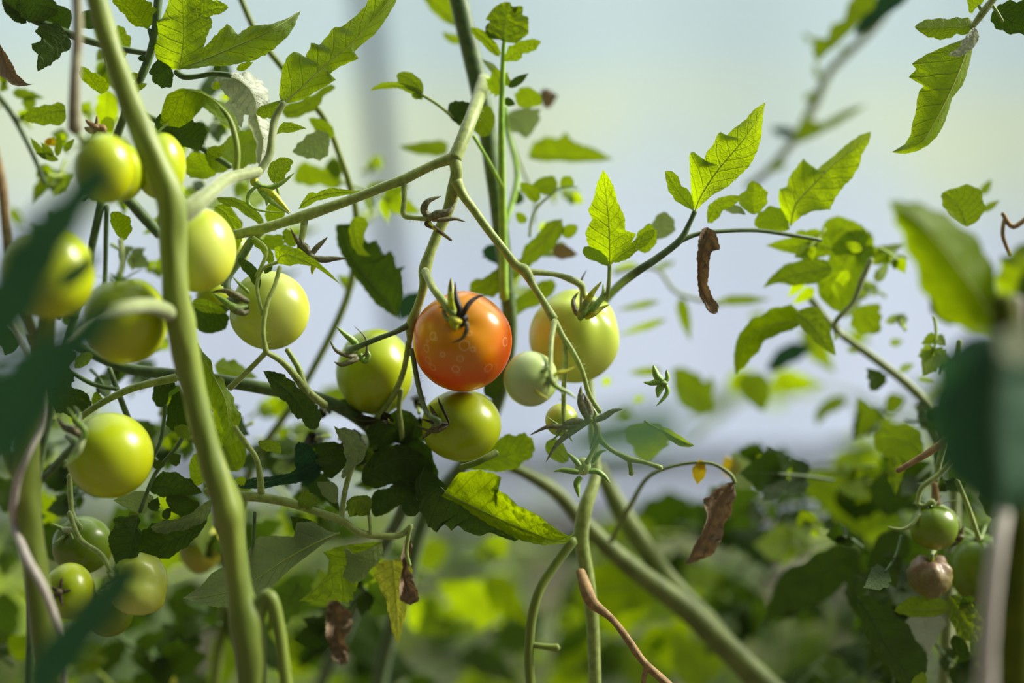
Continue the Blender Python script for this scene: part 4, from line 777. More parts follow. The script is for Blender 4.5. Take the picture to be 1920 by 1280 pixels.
L(PX, 'A', [(1850, 760), (1790, 800), (1720, 840), (1645, 855)], [(1820, 740), (1760, 745), (1700, 790), (1660, 830)], [(1850, 830), (1820, 890), (1760, 890), (1700, 880)], dz=2.5, mat='pale', under=True, label='pale leaf underside')
L(PX, 'A', [(1870, 780, 4), (1830, 730), (1790, 700), (1735, 665)], [(1880, 740), (1840, 690), (1780, 665)], [(1860, 780), (1800, 760), (1760, 710)], dz=4, mat='bright')
L(PX, 'A', [(1920, 1020, 8), (1850, 990), (1750, 960), (1650, 1010)], [(1900, 900), (1850, 900), (1820, 950), (1760, 930), (1690, 920)], [(1900, 1060), (1800, 1040), (1700, 1040)], dz=8, mat='bright')
L(PX, 'A', [(1900, 1000, 8), (1880, 940), (1850, 900)], [(1930, 960), (1900, 900)], [(1880, 1000), (1840, 940)], dz=8, mat='fresh')
L(PL, 'A', [(1545, 1035), (1550, 980), (1590, 920), (1650, 905)], [(1515, 1000), (1510, 940), (1550, 900), (1605, 885)], [(1580, 1030), (1610, 980), (1640, 930)], dz=.2, mat='fresh', teeth=1)
part('side_shoot', PL, [('A', [(1545, 1030, .2, 3), (1565, 1080, .2, 3), (1560, 1130, .2, 3)], dict(sides=7))], M_STEM)
L(PC, 'D', [(240, 1175, 0), (300, 1120, 0), (420, 1085), (540, 1080), (640, 1068)], [(270, 1120), (310, 1080), (340, 1088), (400, 1062), (460, 1060), (540, 1072)], [(280, 1165), (340, 1130), (420, 1110), (520, 1092)], dz=0, mat='bright', teeth=1, label='thin leaf seen edge-on')
# leaves around stem knee (450,370-480)
for a in (([(1220, 1110), (1300, 1120), (1390, 1170), (1500, 1280)], [(1270, 1108), (1340, 1120), (1440, 1180)], [(1240, 1140), (1330, 1170), (1430, 1240)], 'fresh'),
          ([(1210, 1160), (1270, 1200), (1320, 1290), (1340, 1400)], [(1270, 1150), (1320, 1200), (1365, 1300)], [(1205, 1220), (1240, 1320), (1300, 1400)], 'bright'),
          ([(1540, 1130), (1520, 1200), (1545, 1300)], [(1500, 1170), (1500, 1240)], [(1590, 1160), (1590, 1240)], 'bright')):
    L(PL, 'A', a[0], a[1], a[2], dz=1, mat=a[3])
L(PC, 'B', [(1560, 330, -.6), (1600, 290, -.8), (1700, 320, -.8), (1790, 370, -.8), (1917, 460, -.8)], [(1545, 280), (1570, 240), (1650, 250), (1730, 290), (1820, 360)], [(1590, 350), (1680, 345), (1770, 360), (1840, 400)], dz=-.8, mat='bright', teeth=1)
L(PC, 'B', [(1340, 310, -.5), (1400, 350, -.5), (1440, 420, -.5), (1460, 485, -.5)], [(1380, 320), (1440, 370), (1465, 430)], [(1350, 350), (1400, 410), (1440, 470)], dz=-.5, mat='dark')
L(PC, 'B', [(1410, 200, -.2), (1470, 230, -.3), (1510, 290, -.3), (1530, 350, -.3)], [(1450, 195), (1510, 250), (1540, 310)], [(1420, 225), (1470, 270), (1510, 340)], dz=-.3, mat='fresh')
L(PC, 'B', [(1490, 400, -.3), (1500, 370), (1530, 345)], [(1485, 370), (1505, 345)], [(1510, 390), (1530, 370)], dz=-.3, mat='dark')
L(PX, 'B', [(1590, 210, 2), (1560, 230), (1520, 265)], [(1600, 190), (1540, 180), (1480, 200), (1490, 240)], [(1600, 230), (1560, 260)], dz=2, mat='fresh')
L(PX, 'B', [(1600, 150, 2), (1640, 200), (1660, 245)], [(1620, 150), (1670, 200)], [(1590, 180), (1620, 240)], dz=2, mat='fresh')
L(PX, 'B', [(1220, 40, 2.5), (1280, 80), (1350, 160)], [(1260, 10), (1340, 80), (1365, 140)], [(1210, 80), (1270, 150)], dz=2.5, mat='fresh')
L(PB, 'B', [(690, 215, -1), (670, 150), (630, 50)], [(640, 150), (620, 80)], [(720, 190), (740, 120), (690, 60)], dz=-1, mat='fresh', under=True)
# thin stem / leaf pieces at centre left, hidden behind tomatoes
L(PD, 'B', [(1480, 945, -.4), (1560, 1010, -.4), (1660, 1100, -.4), (1770, 1275, -.4)], [(1560, 955), (1620, 985), (1680, 1040), (1740, 1110), (1800, 1160), (1800, 1240)], [(1510, 1000), (1550, 1070), (1620, 1130), (1650, 1190), (1700, 1220), (1730, 1265)], dz=-.4, mat='dark', pucker=.015, teeth=2)
L(PD, 'B', [(1110, 790, .3), (1160, 900, .3), (1220, 1010, .3), (1270, 1120, .3), (1290, 1290, .3), (1270, 1380, .3)], [(1140, 840), (1190, 890), (1200, 960), (1260, 990), (1265, 1040), (1310, 1090), (1320, 1140), (1360, 1190), (1340, 1270), (1350, 1330)], [(1110, 860), (1120, 950), (1150, 1060), (1190, 1180), (1210, 1290), (1230, 1350)], dz=.3, dl=.5, dr=.4, mat='bright', teeth=3, wave=.05, pucker=.03)
L(PD, 'B', [(250, 960, .5), (320, 1040, .5), (400, 1080, .5), (515, 1150, .5)], [(300, 960), (380, 980), (410, 1040), (470, 1060), (510, 1110)], [(265, 1040), (290, 1130), (360, 1190), (450, 1180)], dz=.5, mat='dark', pucker=.03)
L(PD, 'B', [(390, 830, 1), (350, 880), (330, 960), (400, 1010)], [(340, 830), (290, 900), (300, 980)], [(430, 850), (390, 920), (420, 990)], dz=1, mat='dark')
L(PD, 'B', [(525, 860, 1), (480, 870), (420, 930)], [(500, 840), (440, 860), (420, 900)], [(510, 880), (470, 920)], dz=1, mat='fresh')
L(PD, 'B', [(540, 1140, 1), (545, 1100), (540, 1062)], [(520, 1130), (525, 1080)], [(575, 1120), (570, 1090)], dz=1, mat='fresh')
L(PD, 'B', [(1000, 1280, .8), (990, 1200), (1000, 1130), (1010, 1060)], [(950, 1270), (940, 1200), (960, 1110), (990, 1070)], [(1050, 1280), (1060, 1200), (1050, 1120), (1030, 1080)], dz=.8, mat='dark', under=True)
L(PD, 'B', [(940, 990, 1.5), (910, 1060), (900, 1150)], [(890, 1000), (860, 1060), (870, 1130)], [(990, 1020), (950, 1070), (940, 1130)], dz=1.5, mat='dark')
L(PD, 'B', [(1270, 620, 2.5), (1200, 640), (1140, 650), (1080, 670)], [(1290, 590), (1200, 580), (1100, 600)], [(1290, 660), (1220, 730), (1100, 710)], dz=2.5, mat='dark')
L(PD, 'B', [(1080, 560, 2), (1150, 580), (1280, 620)], [(1110, 540), (1200, 560)], [(1110, 600), (1200, 620)], dz=2, mat='fresh')
L(PB, 'B', [(0, 640, 1), (40, 740, 1), (110, 800, 1)], [(-10, 720), (10, 820), (60, 850)], [(30, 690), (80, 740), (120, 770)], dz=1, mat='dark')
L(PB, 'B', [(-10, 530, 0), (30, 600, 0), (60, 640, 0)], [(10, 530), (60, 580)], [(-20, 580), (20, 640)], dz=0, mat='dark')
# lower left
L(PD, 'C', [(690, 440, -.8), (660, 560, -1), (640, 660, -1), (612, 790, -1)], [(640, 450), (600, 447), (570, 462), (578, 500), (545, 545), (550, 600), (580, 680), (600, 740)], [(700, 470), (690, 500), (708, 550), (695, 600), (680, 660), (640, 730)], dz=-1, mat='dark', teeth=3, pucker=.02)
L(PD, 'C', [(1040, 440, .6), (960, 520, .6), (850, 570, .6), (690, 620, .6)], [(960, 450), (920, 470), (850, 465), (800, 480), (740, 500), (700, 560)], [(1020, 500), (960, 570), (900, 620), (800, 665), (710, 650)], dz=.6, mat='dark', pucker=.02, nv=12)
L(PD, 'C', [(1060, 360, .3), (1000, 430, .3), (900, 470, .3), (750, 500, .3)], [(1010, 390), (960, 430), (880, 465), (820, 470)], [(1040, 450), (960, 500), (880, 520), (790, 530)], dz=.3, mat='pale', under=True, pucker=.02, label='pale leaf underside')
L(PD, 'C', [(740, 330, 1.2), (700, 380, 1.2), (660, 440, 1.2)], [(700, 320), (640, 335), (580, 355), (600, 390), (650, 410)], [(770, 360), (740, 410), (700, 440)], dz=1.2, mat='pale', under=True)
L(PD, 'C', [(740, 300, 1), (820, 300, 1), (900, 310, 1), (1010, 330, 1)], [(780, 250), (850, 225), (920, 250), (980, 290)], [(780, 340), (860, 345), (950, 340)], dz=1, mat='dark', pucker=.02)
L(PD, 'C', [(830, 350, .8), (900, 390, .8), (950, 450, .8)], [(880, 340), (960, 360), (1000, 400)], [(840, 390), (890, 440)], dz=.8, mat='dark', pucker=.02)
L(PD, 'C', [(820, 460, .6), (845, 430), (850, 405)], [(810, 440), (830, 410)], [(840, 460), (855, 430)], dz=.6, mat='dark'); 
G(PD, 'C', (800, 210), (790, 165), 12, .5, kind='entire', mat='dark'); G(PD, 'C', (850, 180), (905, 140), 13, .5, kind='entire', mat='dark'); G(PD, 'C', (760, 420), (790, 350), 14, .6, mat='dark'); G(PD, 'C', (640, 440), (700, 440), 8, .6, mat='fresh')
L(PD, 'C', [(1700, 530, .6), (1560, 590, .3), (1400, 680, .2), (1250, 780, 0), (1080, 840, 0), (915, 855, 0)], [(1620, 580), (1540, 640), (1460, 700), (1390, 770), (1320, 830), (1250, 870), (1180, 900), (1080, 900), (1000, 880), (950, 865)],
  [(1640, 520), (1560, 470), (1480, 480), (1470, 550), (1360, 545), (1290, 548), (1240, 620), (1160, 680), (1060, 730), (1000, 800)], dz=.2, dl=-.2, dr=.4, mat='pale', under=True, pucker=.012, nv=11, teeth=1.5, label='pale leaf underside')
L(PD, 'C', [(1290, 75, -.2), (1340, 95), (1405, 135)], [(1310, 68), (1380, 72), (1405, 95)], [(1310, 110), (1360, 125)], dz=-.2, mat='fresh', teeth=1)
L(PD, 'C', [(940, 60, .4), (920, 30), (870, 0)], [(900, 50), (880, 30)], [(950, 30), (930, -10)], dz=.4, mat='fresh')
L(PD, 'C', [(970, 300, 1), (980, 200, 1), (1000, 130)], [(950, 240), (960, 150)], [(1030, 260), (1030, 160)], dz=1, mat='bright')
L(PD, 'C', [(1110, 160, 1), (1160, 200), (1210, 150), (1230, 60)], [(1110, 110), (1160, 60), (1200, 40)], [(1150, 220), (1220, 190)], dz=2, mat='fresh')
G(PD, 'C', (1230, 270), (1165, 270), 10, .3, mat='bright'); G(PD, 'C', (1490, 360), (1600, 380), 22, -.2, mat='fresh', wave=.08, pucker=.06)
# dark centre mass
L(PD, 'C', [(1180, 300, 1), (1300, 280), (1430, 250), (1590, 180)], [(1250, 260), (1350, 250), (1450, 230), (1520, 190)], [(1260, 310), (1400, 290), (1520, 270), (1590, 230)], dz=1, mat='teal', wave=.04, pucker=.02)
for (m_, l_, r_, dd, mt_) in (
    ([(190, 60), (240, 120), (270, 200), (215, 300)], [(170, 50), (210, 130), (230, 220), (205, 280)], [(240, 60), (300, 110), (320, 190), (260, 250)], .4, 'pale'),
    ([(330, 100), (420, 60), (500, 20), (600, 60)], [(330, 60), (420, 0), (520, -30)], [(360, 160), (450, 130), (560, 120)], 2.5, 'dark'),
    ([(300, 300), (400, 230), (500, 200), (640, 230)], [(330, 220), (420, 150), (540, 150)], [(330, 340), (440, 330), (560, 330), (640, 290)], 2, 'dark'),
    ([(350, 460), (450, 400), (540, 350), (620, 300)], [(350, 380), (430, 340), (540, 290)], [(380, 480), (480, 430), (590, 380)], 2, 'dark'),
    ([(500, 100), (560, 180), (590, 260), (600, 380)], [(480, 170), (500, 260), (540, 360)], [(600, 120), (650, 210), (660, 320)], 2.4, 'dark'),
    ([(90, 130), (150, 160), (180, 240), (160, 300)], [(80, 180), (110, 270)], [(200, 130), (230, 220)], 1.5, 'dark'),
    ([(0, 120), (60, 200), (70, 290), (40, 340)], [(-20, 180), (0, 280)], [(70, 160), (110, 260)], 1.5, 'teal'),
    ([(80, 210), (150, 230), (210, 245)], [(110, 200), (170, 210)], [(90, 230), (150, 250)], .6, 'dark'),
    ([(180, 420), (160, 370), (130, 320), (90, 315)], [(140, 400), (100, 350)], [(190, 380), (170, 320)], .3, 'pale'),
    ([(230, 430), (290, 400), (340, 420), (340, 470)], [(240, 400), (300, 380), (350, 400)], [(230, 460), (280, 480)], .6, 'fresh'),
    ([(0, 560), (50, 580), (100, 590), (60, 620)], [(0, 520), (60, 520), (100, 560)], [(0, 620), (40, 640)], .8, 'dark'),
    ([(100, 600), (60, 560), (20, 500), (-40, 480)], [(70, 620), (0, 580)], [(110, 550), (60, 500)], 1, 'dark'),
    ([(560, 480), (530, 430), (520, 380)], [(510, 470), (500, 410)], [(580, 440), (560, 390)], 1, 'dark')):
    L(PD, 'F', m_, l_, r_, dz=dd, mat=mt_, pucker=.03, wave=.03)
L(PD, 'F', [(600, 250, 1.4), (580, 340, 1.2), (640, 450, 1), (665, 558, .9)], [(560, 320), (580, 420), (610, 500), (640, 540)], [(680, 300), (720, 400), (700, 480), (680, 520)], dz=1, mat='dark')
L(PD, 'F', [(700, 365, -.6), (850, 440, -.9), (1000, 510, -1.1), (1150, 570, -1.1), (1260, 600, -1), (1333, 548, -.8)], [(730, 320, -.2), (765, 275, -.5), (860, 258, -.8), (940, 275, -.8), (972, 310, -.8), (930, 345, -.4), (965, 365, -.6), (1010, 395, -.7), (1050, 430, -.6), (1110, 455, -.6), (1160, 485, -.5), (1200, 520, -.3), (1250, 555, -.2), (1300, 575, 0)],
  [(680, 390, 0), (690, 390, 0), (760, 420, -.1), (860, 480, -.2), (960, 545, -.3), (1060, 600, -.3), (1180, 618, -.2), (1290, 606, 0)], mat='bright', under=True, teeth=1.5, pucker=.03, wave=.02, N=56, nv=8, dz=-.9)
L(PD, 'F', [(680, 340, 0), (800, 440, .1), (900, 500, .1), (1000, 545, 0), (1080, 575, -.3)], [(640, 360), (590, 400), (580, 450), (620, 500), (660, 558), (680, 512), (700, 512), (735, 548), (760, 515), (800, 550), (870, 575), (920, 555), (980, 580), (1040, 600)], [(760, 390), (850, 440), (950, 490), (1030, 530)], dz=0, mat='dark', under=False, teeth=2, pucker=.02)
L(PD, 'F', [(790, 250, 3), (900, 210, 3), (1020, 180, 3), (1130, 140, 3)], [(860, 200), (960, 110), (1040, 90), (1110, 95)], [(900, 260), (1000, 260), (1080, 220), (1130, 170)], dz=3, mat='fresh', teeth=3)
L(PD, 'F', [(1190, 120, 2), (1240, 170), (1295, 215)], [(1240, 110), (1290, 170)], [(1190, 170), (1250, 220)], dz=2, mat='fresh')
part('leaf_stalk', PD, [('F', [(780, 245, -.3, 6), (850, 225, -.6, 6), (900, 200, -.6, 6), (950, 175, -.3, 7)], dict(sides=9))], M_STEMF)
L(PD, 'F', [(400, 600, 1.8), (300, 660), (200, 740), (0, 888)], [(380, 680), (330, 740), (290, 790), (262, 850), (255, 888), (150, 880)], [(320, 610), (240, 620), (180, 630), (120, 655), (150, 690), (140, 760), (80, 830)], dz=1.8, mat='fresh', pucker=.02, teeth=3)
L(PD, 'F', [(400, 610, 1.4), (330, 680), (260, 760), (210, 770)], [(330, 640), (260, 660), (220, 620), (230, 700)], [(400, 670), (350, 730), (280, 800)], dz=1.5, mat='pale', under=True)
L(PD, 'F', [(450, 690, 2.2), (460, 800), (470, 930), (478, 1090)], [(390, 700), (365, 740), (380, 800), (420, 880), (440, 980), (460, 1060)], [(500, 690), (540, 710), (530, 800), (520, 900), (500, 1000)], dz=2.2, mat='yellow', teeth=2, label='yellowing leaf')
L(PD, 'F', [(520, 580, 1.8), (535, 650), (505, 760), (540, 840), (575, 890)], [(505, 620), (500, 720), (490, 820), (510, 900)], [(545, 620), (530, 720), (560, 800), (575, 860)], dz=1.8, mat='dried', wave=.15, pucker=.06, cup=.15, label='dried brown leaf edge')
L(PD, 'F', [(170, 880, 4), (180, 980), (190, 1080), (215, 1190)], [(140, 900), (140, 1000), (155, 1120), (190, 1180)], [(200, 890), (262, 975), (230, 1060), (240, 1160)], dz=4, mat='dried', wave=.15, pucker=.08, cup=.12, label='dried brown leaf')
# around the top centre shoots
CX = PC
L(CX, 'D', [(1395, 235, 2.6), (1395, 150), (1410, 70), (1430, 12)], [(1360, 215), (1300, 170), (1320, 120), (1292, 112), (1320, 70), (1345, 40), (1390, 15)], [(1460, 245), (1530, 190), (1530, 95), (1495, 85), (1500, 40), (1475, 30), (1455, 80)], dz=2.6, mat='fresh', pucker=.05, teeth=2, nv=5)
L(CX, 'D', [(1380, 215, 3), (1330, 180), (1290, 150)], [(1350, 220), (1300, 200)], [(1370, 180), (1320, 130)], dz=3, mat='dark')
L(CX, 'D', [(1395, 345, 2.8), (1460, 300), (1530, 250), (1603, 235)], [(1410, 290), (1450, 250), (1530, 225), (1580, 224)], [(1430, 345), (1490, 330), (1500, 300), (1550, 290), (1590, 255)], dz=2.8, mat='bright', teeth=2)
L(CX, 'D', [(1370, 318, 3), (1310, 240), (1210, 153)], [(1330, 300), (1270, 240), (1220, 190)], [(1370, 280), (1320, 210), (1260, 165)], dz=3, mat='bright')
L(CX, 'D', [(940, 530, 2.5), (880, 500), (760, 480), (640, 510)], [(930, 560), (880, 530), (800, 495), (700, 500)], [(920, 505), (860, 480), (760, 462), (680, 480)], dz=2.5, mat='bright')
L(CX, 'D', [(940, 530, 2.5), (900, 470), (800, 410)], [(900, 520), (830, 480), (795, 440)], [(935, 470), (900, 430), (850, 405)], dz=2.5, mat='fresh')
L(CX, 'D', [(935, 535, 2.5), (900, 540), (875, 535)], [(915, 555), (885, 550)], [(920, 525), (890, 522)], dz=2.5, mat='fresh')
part('leaf_stalk', CX, [('D', [(935, 535, 2.5, 3), (1010, 580, 2.5, 3), (1085, 640, 2.6, 3), (1150, 700, 2.8, 4)], dict(sides=8, hair=.4))])
L(CX, 'D', [(1150, 700, 2.6), (1110, 650), (1140, 570)], [(1100, 670), (1080, 610), (1110, 570)], [(1190, 660), (1200, 600), (1180, 570)], dz=2.6, mat='dark')
L(CX, 'D', [(1140, 150, 7), (1080, 90), (1000, 20), (930, -40)], [(1100, 140), (1020, 90), (960, 20)], [(1140, 80), (1100, 0), (1040, -60)], dz=8, mat='bright')
L(CX, 'D', [(1170, 255, 8), (1110, 225), (1045, 180)], [(1140, 250), (1080, 230)], [(1150, 210), (1090, 190)], dz=8, mat='bright')
L(PX, 'D', [(1075, 850, 9), (980, 830), (900, 820), (805, 820)], [(1060, 870), (960, 870), (860, 850)], [(1070, 800), (980, 795), (880, 810)], dz=9, mat='fresh')
L(CX, 'D', [(1530, 880, 10), (1650, 880), (1800, 890), (2010, 895)], [(1560, 810), (1640, 775), (1700, 790), (1740, 750), (1780, 800), (1860, 830), (1920, 850)], [(1570, 900), (1700, 905), (1860, 910)], dz=10, mat='bright', teeth=6)
L(CX, 'D', [(1400, 650, 7), (1480, 700), (1520, 780)], [(1480, 610), (1560, 610), (1600, 640), (1570, 720)], [(1420, 720), (1480, 750)], dz=7, mat='pale')
L(CX, 'D', [(1480, 600, 5), (1540, 560), (1500, 490)], [(1460, 560), (1470, 510)], [(1560, 600), (1610, 570), (1560, 500)], dz=5, mat='bright')
G(CX, 'D', (1420, 490), (1535, 412), 8, 3, mat='dark', kind='entire'); G(CX, 'D', (1390, 480), (1330, 380), 22, 3.4, mat='bright'); G(CX, 'D', (1390, 520), (1290, 440), 18, 3.6, mat='bright'); G(CX, 'D', (1390, 560), (1460, 590), 8, 3.2, kind='entire', mat='dark')
G(CX, 'D', (1395, 480), (1415, 420), 15, 3.2, mat='fresh'); G(CX, 'D', (1370, 420), (1270, 330), 7, 3.6, kind='entire', mat='pale')
L(CX, 'D', [(1230, 740, 3.6), (1280, 700), (1310, 640), (1300, 590)], [(1220, 700), (1250, 620)], [(1290, 770), (1340, 700), (1330, 620)], dz=3.6, mat='fresh')
G(CX, 'D', (1600, 560), (1700, 540), 22, 9, mat='dried', wave=.1, label='dried brown leaf')
L(CX, 'D', [(1590, 1130, 4.5), (1550, 1090), (1520, 1060), (1487, 1025)], [(1560, 1135), (1510, 1090), (1490, 1060)], [(1600, 1100), (1570, 1050), (1520, 1030)], dz=4.5, mat='bright')
L(CX, 'D', [(1690, 1060, 5), (1640, 1050), (1560, 1060)], [(1660, 1090), (1600, 1090)], [(1690, 1010), (1640, 990), (1560, 1030)], dz=5, mat='fresh')
L(CX, 'D', [(1715, 1050, 5), (1750, 1030), (1790, 1040)], [(1715, 1010), (1750, 990), (1780, 1005)], [(1740, 1055), (1770, 1050)], dz=5, mat='bright')
L(CX, 'D', [(1460, 1200, 5), (1490, 1220), (1520, 1250)], [(1480, 1195), (1520, 1220)], [(1470, 1240), (1500, 1255)], dz=5, mat='bright')
part('leaf_stalk', CX, [('D', [(1810, 1050, 5, 1.5), (1720, 1055, 5, 2), (1640, 1110, 5, 2.5), (1580, 1170, 5, 3), (1550, 1240, 5, 3), (1540, 1330, 5, 3)], dict(sides=7)), ('D', [(1400, 650, 9, 3), (1450, 820, 9, 3), (1520, 1000, 9, 3), (1570, 1120, 9, 3), (1560, 1250, 9, 3)], dict(sides=7))], M_STEMP)
G(CX, 'D', (1480, 1150), (1450, 1040), 14, 7, mat='dark'); C_(CX, 'P', (1050, 420), (1010, 480), 14, 6, mat='fresh')
C_(PX, 'P', (640, 340), (790, 400), 22, 8, mat='fresh', pairs=2, under=False)
# left-centre behind: leaves right of stem knee (640-760, 390-600)
L(PX, 'E', [(560, 590, 5), (480, 480, 5), (370, 350, 5), (280, 220, 5), (230, 60, 5)], [(510, 560), (440, 510), (400, 460), (340, 380), (270, 280), (220, 170), (210, 60)], [(560, 540), (590, 450), (575, 330), (600, 300), (545, 310), (540, 250), (510, 210), (480, 250), (430, 150), (380, 170), (330, 60)], dz=5, mat='dark', teeth=3)
L(PX, 'E', [(310, 20, 4), (310, 100), (340, 190), (405, 238)], [(290, 60), (290, 140), (320, 210), (360, 235)], [(380, 30), (370, 120), (360, 190)], dz=4, mat='bright')
L(PX, 'E', [(570, 590, 8), (590, 530), (640, 480), (680, 440)], [(560, 540), (590, 470)], [(600, 590), (670, 540)], dz=8, mat='teal')
# right of red tomato
L(PC, 'E', [(1480, 30, 5), (1350, 180, 5), (1200, 290, 5), (1080, 380, 5), (960, 445, 5)], [(1400, 50), (1340, 130), (1270, 190), (1250, 260), (1170, 260), (1110, 320), (1040, 370), (990, 370), (965, 400)], [(1490, 100), (1430, 190), (1330, 270), (1250, 330), (1180, 400), (1090, 470), (1000, 450)], dz=5, mat='fresh', teeth=3)
L(PC, 'E', [(1150, 560, 6), (1230, 500), (1330, 450), (1450, 400)], [(1200, 500), (1300, 430), (1400, 370)], [(1180, 585), (1280, 540), (1400, 480)], dz=6, mat='fresh')
L(PC, 'E', [(1500, 140, 5), (1530, 90), (1550, 60)], [(1480, 110), (1500, 70)], [(1540, 130), (1570, 80)], dz=5, mat='bright')
L(PC, 'E', [(1430, 220, 6), (1480, 200), (1570, 230)], [(1440, 180), (1500, 180)], [(1450, 250), (1520, 250)], dz=6, mat='dried', label='dried brown leaf')
L(PC, 'E', [(1040, 1000, 3), (1100, 960), (1150, 920)], [(1050, 960), (1100, 910), (1140, 880)], [(1060, 1030), (1120, 1030), (1150, 960)], dz=3, mat='dark')
G(PC, 'E', (1060, 180), (1120, 290), 18, 6, mat='teal')
# PF big backlit leaves
L(PF, 'P', [(1143, 500, 1), (1143, 450, .9), (1140, 400, .9), (1131, 318, .8)], [(1125, 485), (1108, 470), (1102, 452), (1098, 435), (1112, 410), (1103, 395), (1115, 370), (1120, 345)], [(1160, 480), (1180, 462), (1192, 438), (1172, 432), (1170, 405), (1158, 380), (1150, 350), (1140, 330)], dz=.9, dl=.4, dr=-.2, mat='bright', teeth=2, pucker=.01)
L(PF, 'P', [(1145, 490, 1), (1170, 475), (1200, 455), (1228, 430)], [(1160, 478), (1185, 455), (1210, 435)], [(1165, 490), (1195, 470), (1220, 450)], dz=1, mat='fresh')
L(PF, 'P', [(1143, 500, 1), (1125, 480), (1095, 462)], [(1118, 490), (1095, 478)], [(1135, 480), (1112, 465)], dz=1, mat='fresh')
part('leaf_stalk', PF, [('P', [(1143, 498, 1, 4), (1142, 525, 1, 4), (1138, 560, 1.2, 4)], dict(sides=8))])
L(PF, 'G', [(315, 1015, .6), (350, 930, .4), (430, 810, .2), (540, 680, 0), (620, 560, 0), (652, 490, 0)], [(300, 960), (298, 880), (292, 800), (290, 745), (305, 722), (335, 755), (355, 792), (370, 735), (410, 690), (425, 645), (445, 632), (462, 660), (500, 620), (560, 575), (610, 520)],
  [(345, 985), (400, 935), (470, 895), (530, 840), (580, 790), (610, 730), (632, 660), (638, 600), (645, 540)], dz=.2, dl=.4, dr=-.5, mat='bright', pucker=.008, teeth=2, N=60)
L(PF, 'G', [(310, 1010, .6), (260, 950), (215, 890), (172, 820)], [(250, 980), (205, 940), (180, 880)], [(295, 930), (250, 890), (220, 830)], dz=.6, mat='bright', teeth=1)
L(PF, 'G', [(775, 1085, 3), (800, 980, 3), (880, 890, 3), (980, 790, 3), (1080, 710, 3), (1160, 630, 3)], [(735, 1020), (718, 970), (720, 910), (755, 900), (770, 850), (815, 790), (840, 760), (862, 800), (880, 835), (920, 800), (980, 750), (1050, 690), (1110, 650)],
  [(820, 1040), (880, 1010), (960, 1005), (980, 960), (1020, 900), (1060, 860), (1100, 800), (1115, 740), (1150, 680)], dz=3, dl=.4, dr=-.3, mat='bright', pucker=.01, teeth=2.5, N=56)
L(PF, 'G', [(770, 1100, 3), (720, 1070), (660, 1060), (600, 1070)], [(730, 1110), (660, 1110), (610, 1090)], [(750, 1040), (700, 990), (640, 1010), (610, 1040)], dz=3, mat='bright')
L(PF, 'G', [(375, 1070, 2), (400, 1010), (460, 960), (540, 940)], [(375, 1010), (400, 970), (470, 940)], [(410, 1060), (450, 1010), (520, 970)], dz=2, mat='bright')
L(PF, 'G', [(600, 1030, 2.5), (590, 980), (590, 930), (600, 870)], [(560, 1010), (520, 960), (560, 910), (580, 870)], [(640, 1000), (660, 950), (640, 900)], dz=2.5, mat='bright', cup=.08)
L(PF, 'G', [(460, 1000, 2.5), (510, 990), (560, 1030)], [(470, 985), (530, 990)], [(470, 1015), (530, 1025)], dz=2.5, mat='pale')
L(PF, 'G', [(75, 1215, 2), (80, 1160), (95, 1070)], [(35, 1190), (30, 1140), (70, 1090)], [(110, 1190), (132, 1140), (115, 1090)], dz=2, mat='bright')
L(PF, 'G', [(120, 1150, 4), (150, 1090), (165, 1015)], [(110, 1110), (120, 1050)], [(190, 1130), (220, 1080), (190, 1030)], dz=4, mat='pale')
L(PF, 'H', [(530, 60, 1.2), (520, 130), (495, 220), (500, 310), (530, 380), (575, 435)], [(500, 80), (485, 160), (478, 240), (485, 320), (515, 400), (550, 440)], [(560, 80), (578, 160), (540, 170), (530, 230), (520, 310), (550, 370), (580, 405)], dz=1.2, mat='dried', wave=.06, cup=.12, pucker=.05, label='dried brown leaf curled lengthwise')
L(PF, 'I', [(640, 290, 2.5), (580, 380), (540, 480), (500, 560), (430, 650)], [(600, 300), (530, 345), (510, 385), (520, 430), (490, 530), (450, 620)], [(650, 320), (635, 380), (600, 470), (570, 560), (500, 630)], dz=2.5, mat='dried', wave=.06, cup=.12, pucker=.05, label='dried brown leaf')
L(PF, 'I', [(320, 55, .2), (380, 90), (430, 115), (474, 130)], [(340, 48), (390, 75), (440, 108)], [(340, 80), (380, 115), (430, 135)], dz=.2, mat='fresh', cup=.12, teeth=1)
part('leaf_stalk', PF, [('I', [(255, 22, .2, 3), (290, 45, .2, 3), (325, 62, .2, 3)], dict(sides=7))])
L(PF, 'I', [(280, 190, 7), (270, 130), (240, 80), (190, 50)], [(230, 180), (200, 120), (170, 85)], [(330, 140), (360, 110), (340, 60), (270, 40)], dz=7, mat='bright')
# PG
L(PG, 'G', [(1645, 165, 0), (1590, 320, -.1), (1520, 480, -.2), (1450, 610, -.2), (1390, 690, -.1), (1258, 730, .2)], [(1615, 185), (1560, 205), (1500, 230), (1430, 260), (1358, 305), (1385, 330), (1342, 372), (1385, 385), (1422, 405), (1395, 440), (1385, 480), (1378, 540), (1358, 600), (1350, 650), (1320, 695)],
  [(1650, 220), (1636, 290), (1620, 360), (1600, 410), (1552, 470), (1540, 520), (1510, 600), (1480, 650), (1430, 700), (1380, 725), (1320, 738)], dz=0, dl=.3, dr=.5, mat='fresh', under=False, pucker=.014, teeth=1.5, N=64, nv=12, cup=-.02)
L(PG, 'G', [(1650, 125, 0), (1560, 130), (1460, 135), (1368, 130)], [(1640, 95), (1600, 85), (1530, 90), (1450, 92), (1400, 105)], [(1620, 165), (1570, 165), (1520, 188), (1460, 183), (1410, 165)], dz=0, dl=.2, mat='fresh', teeth=.8, pucker=.012)
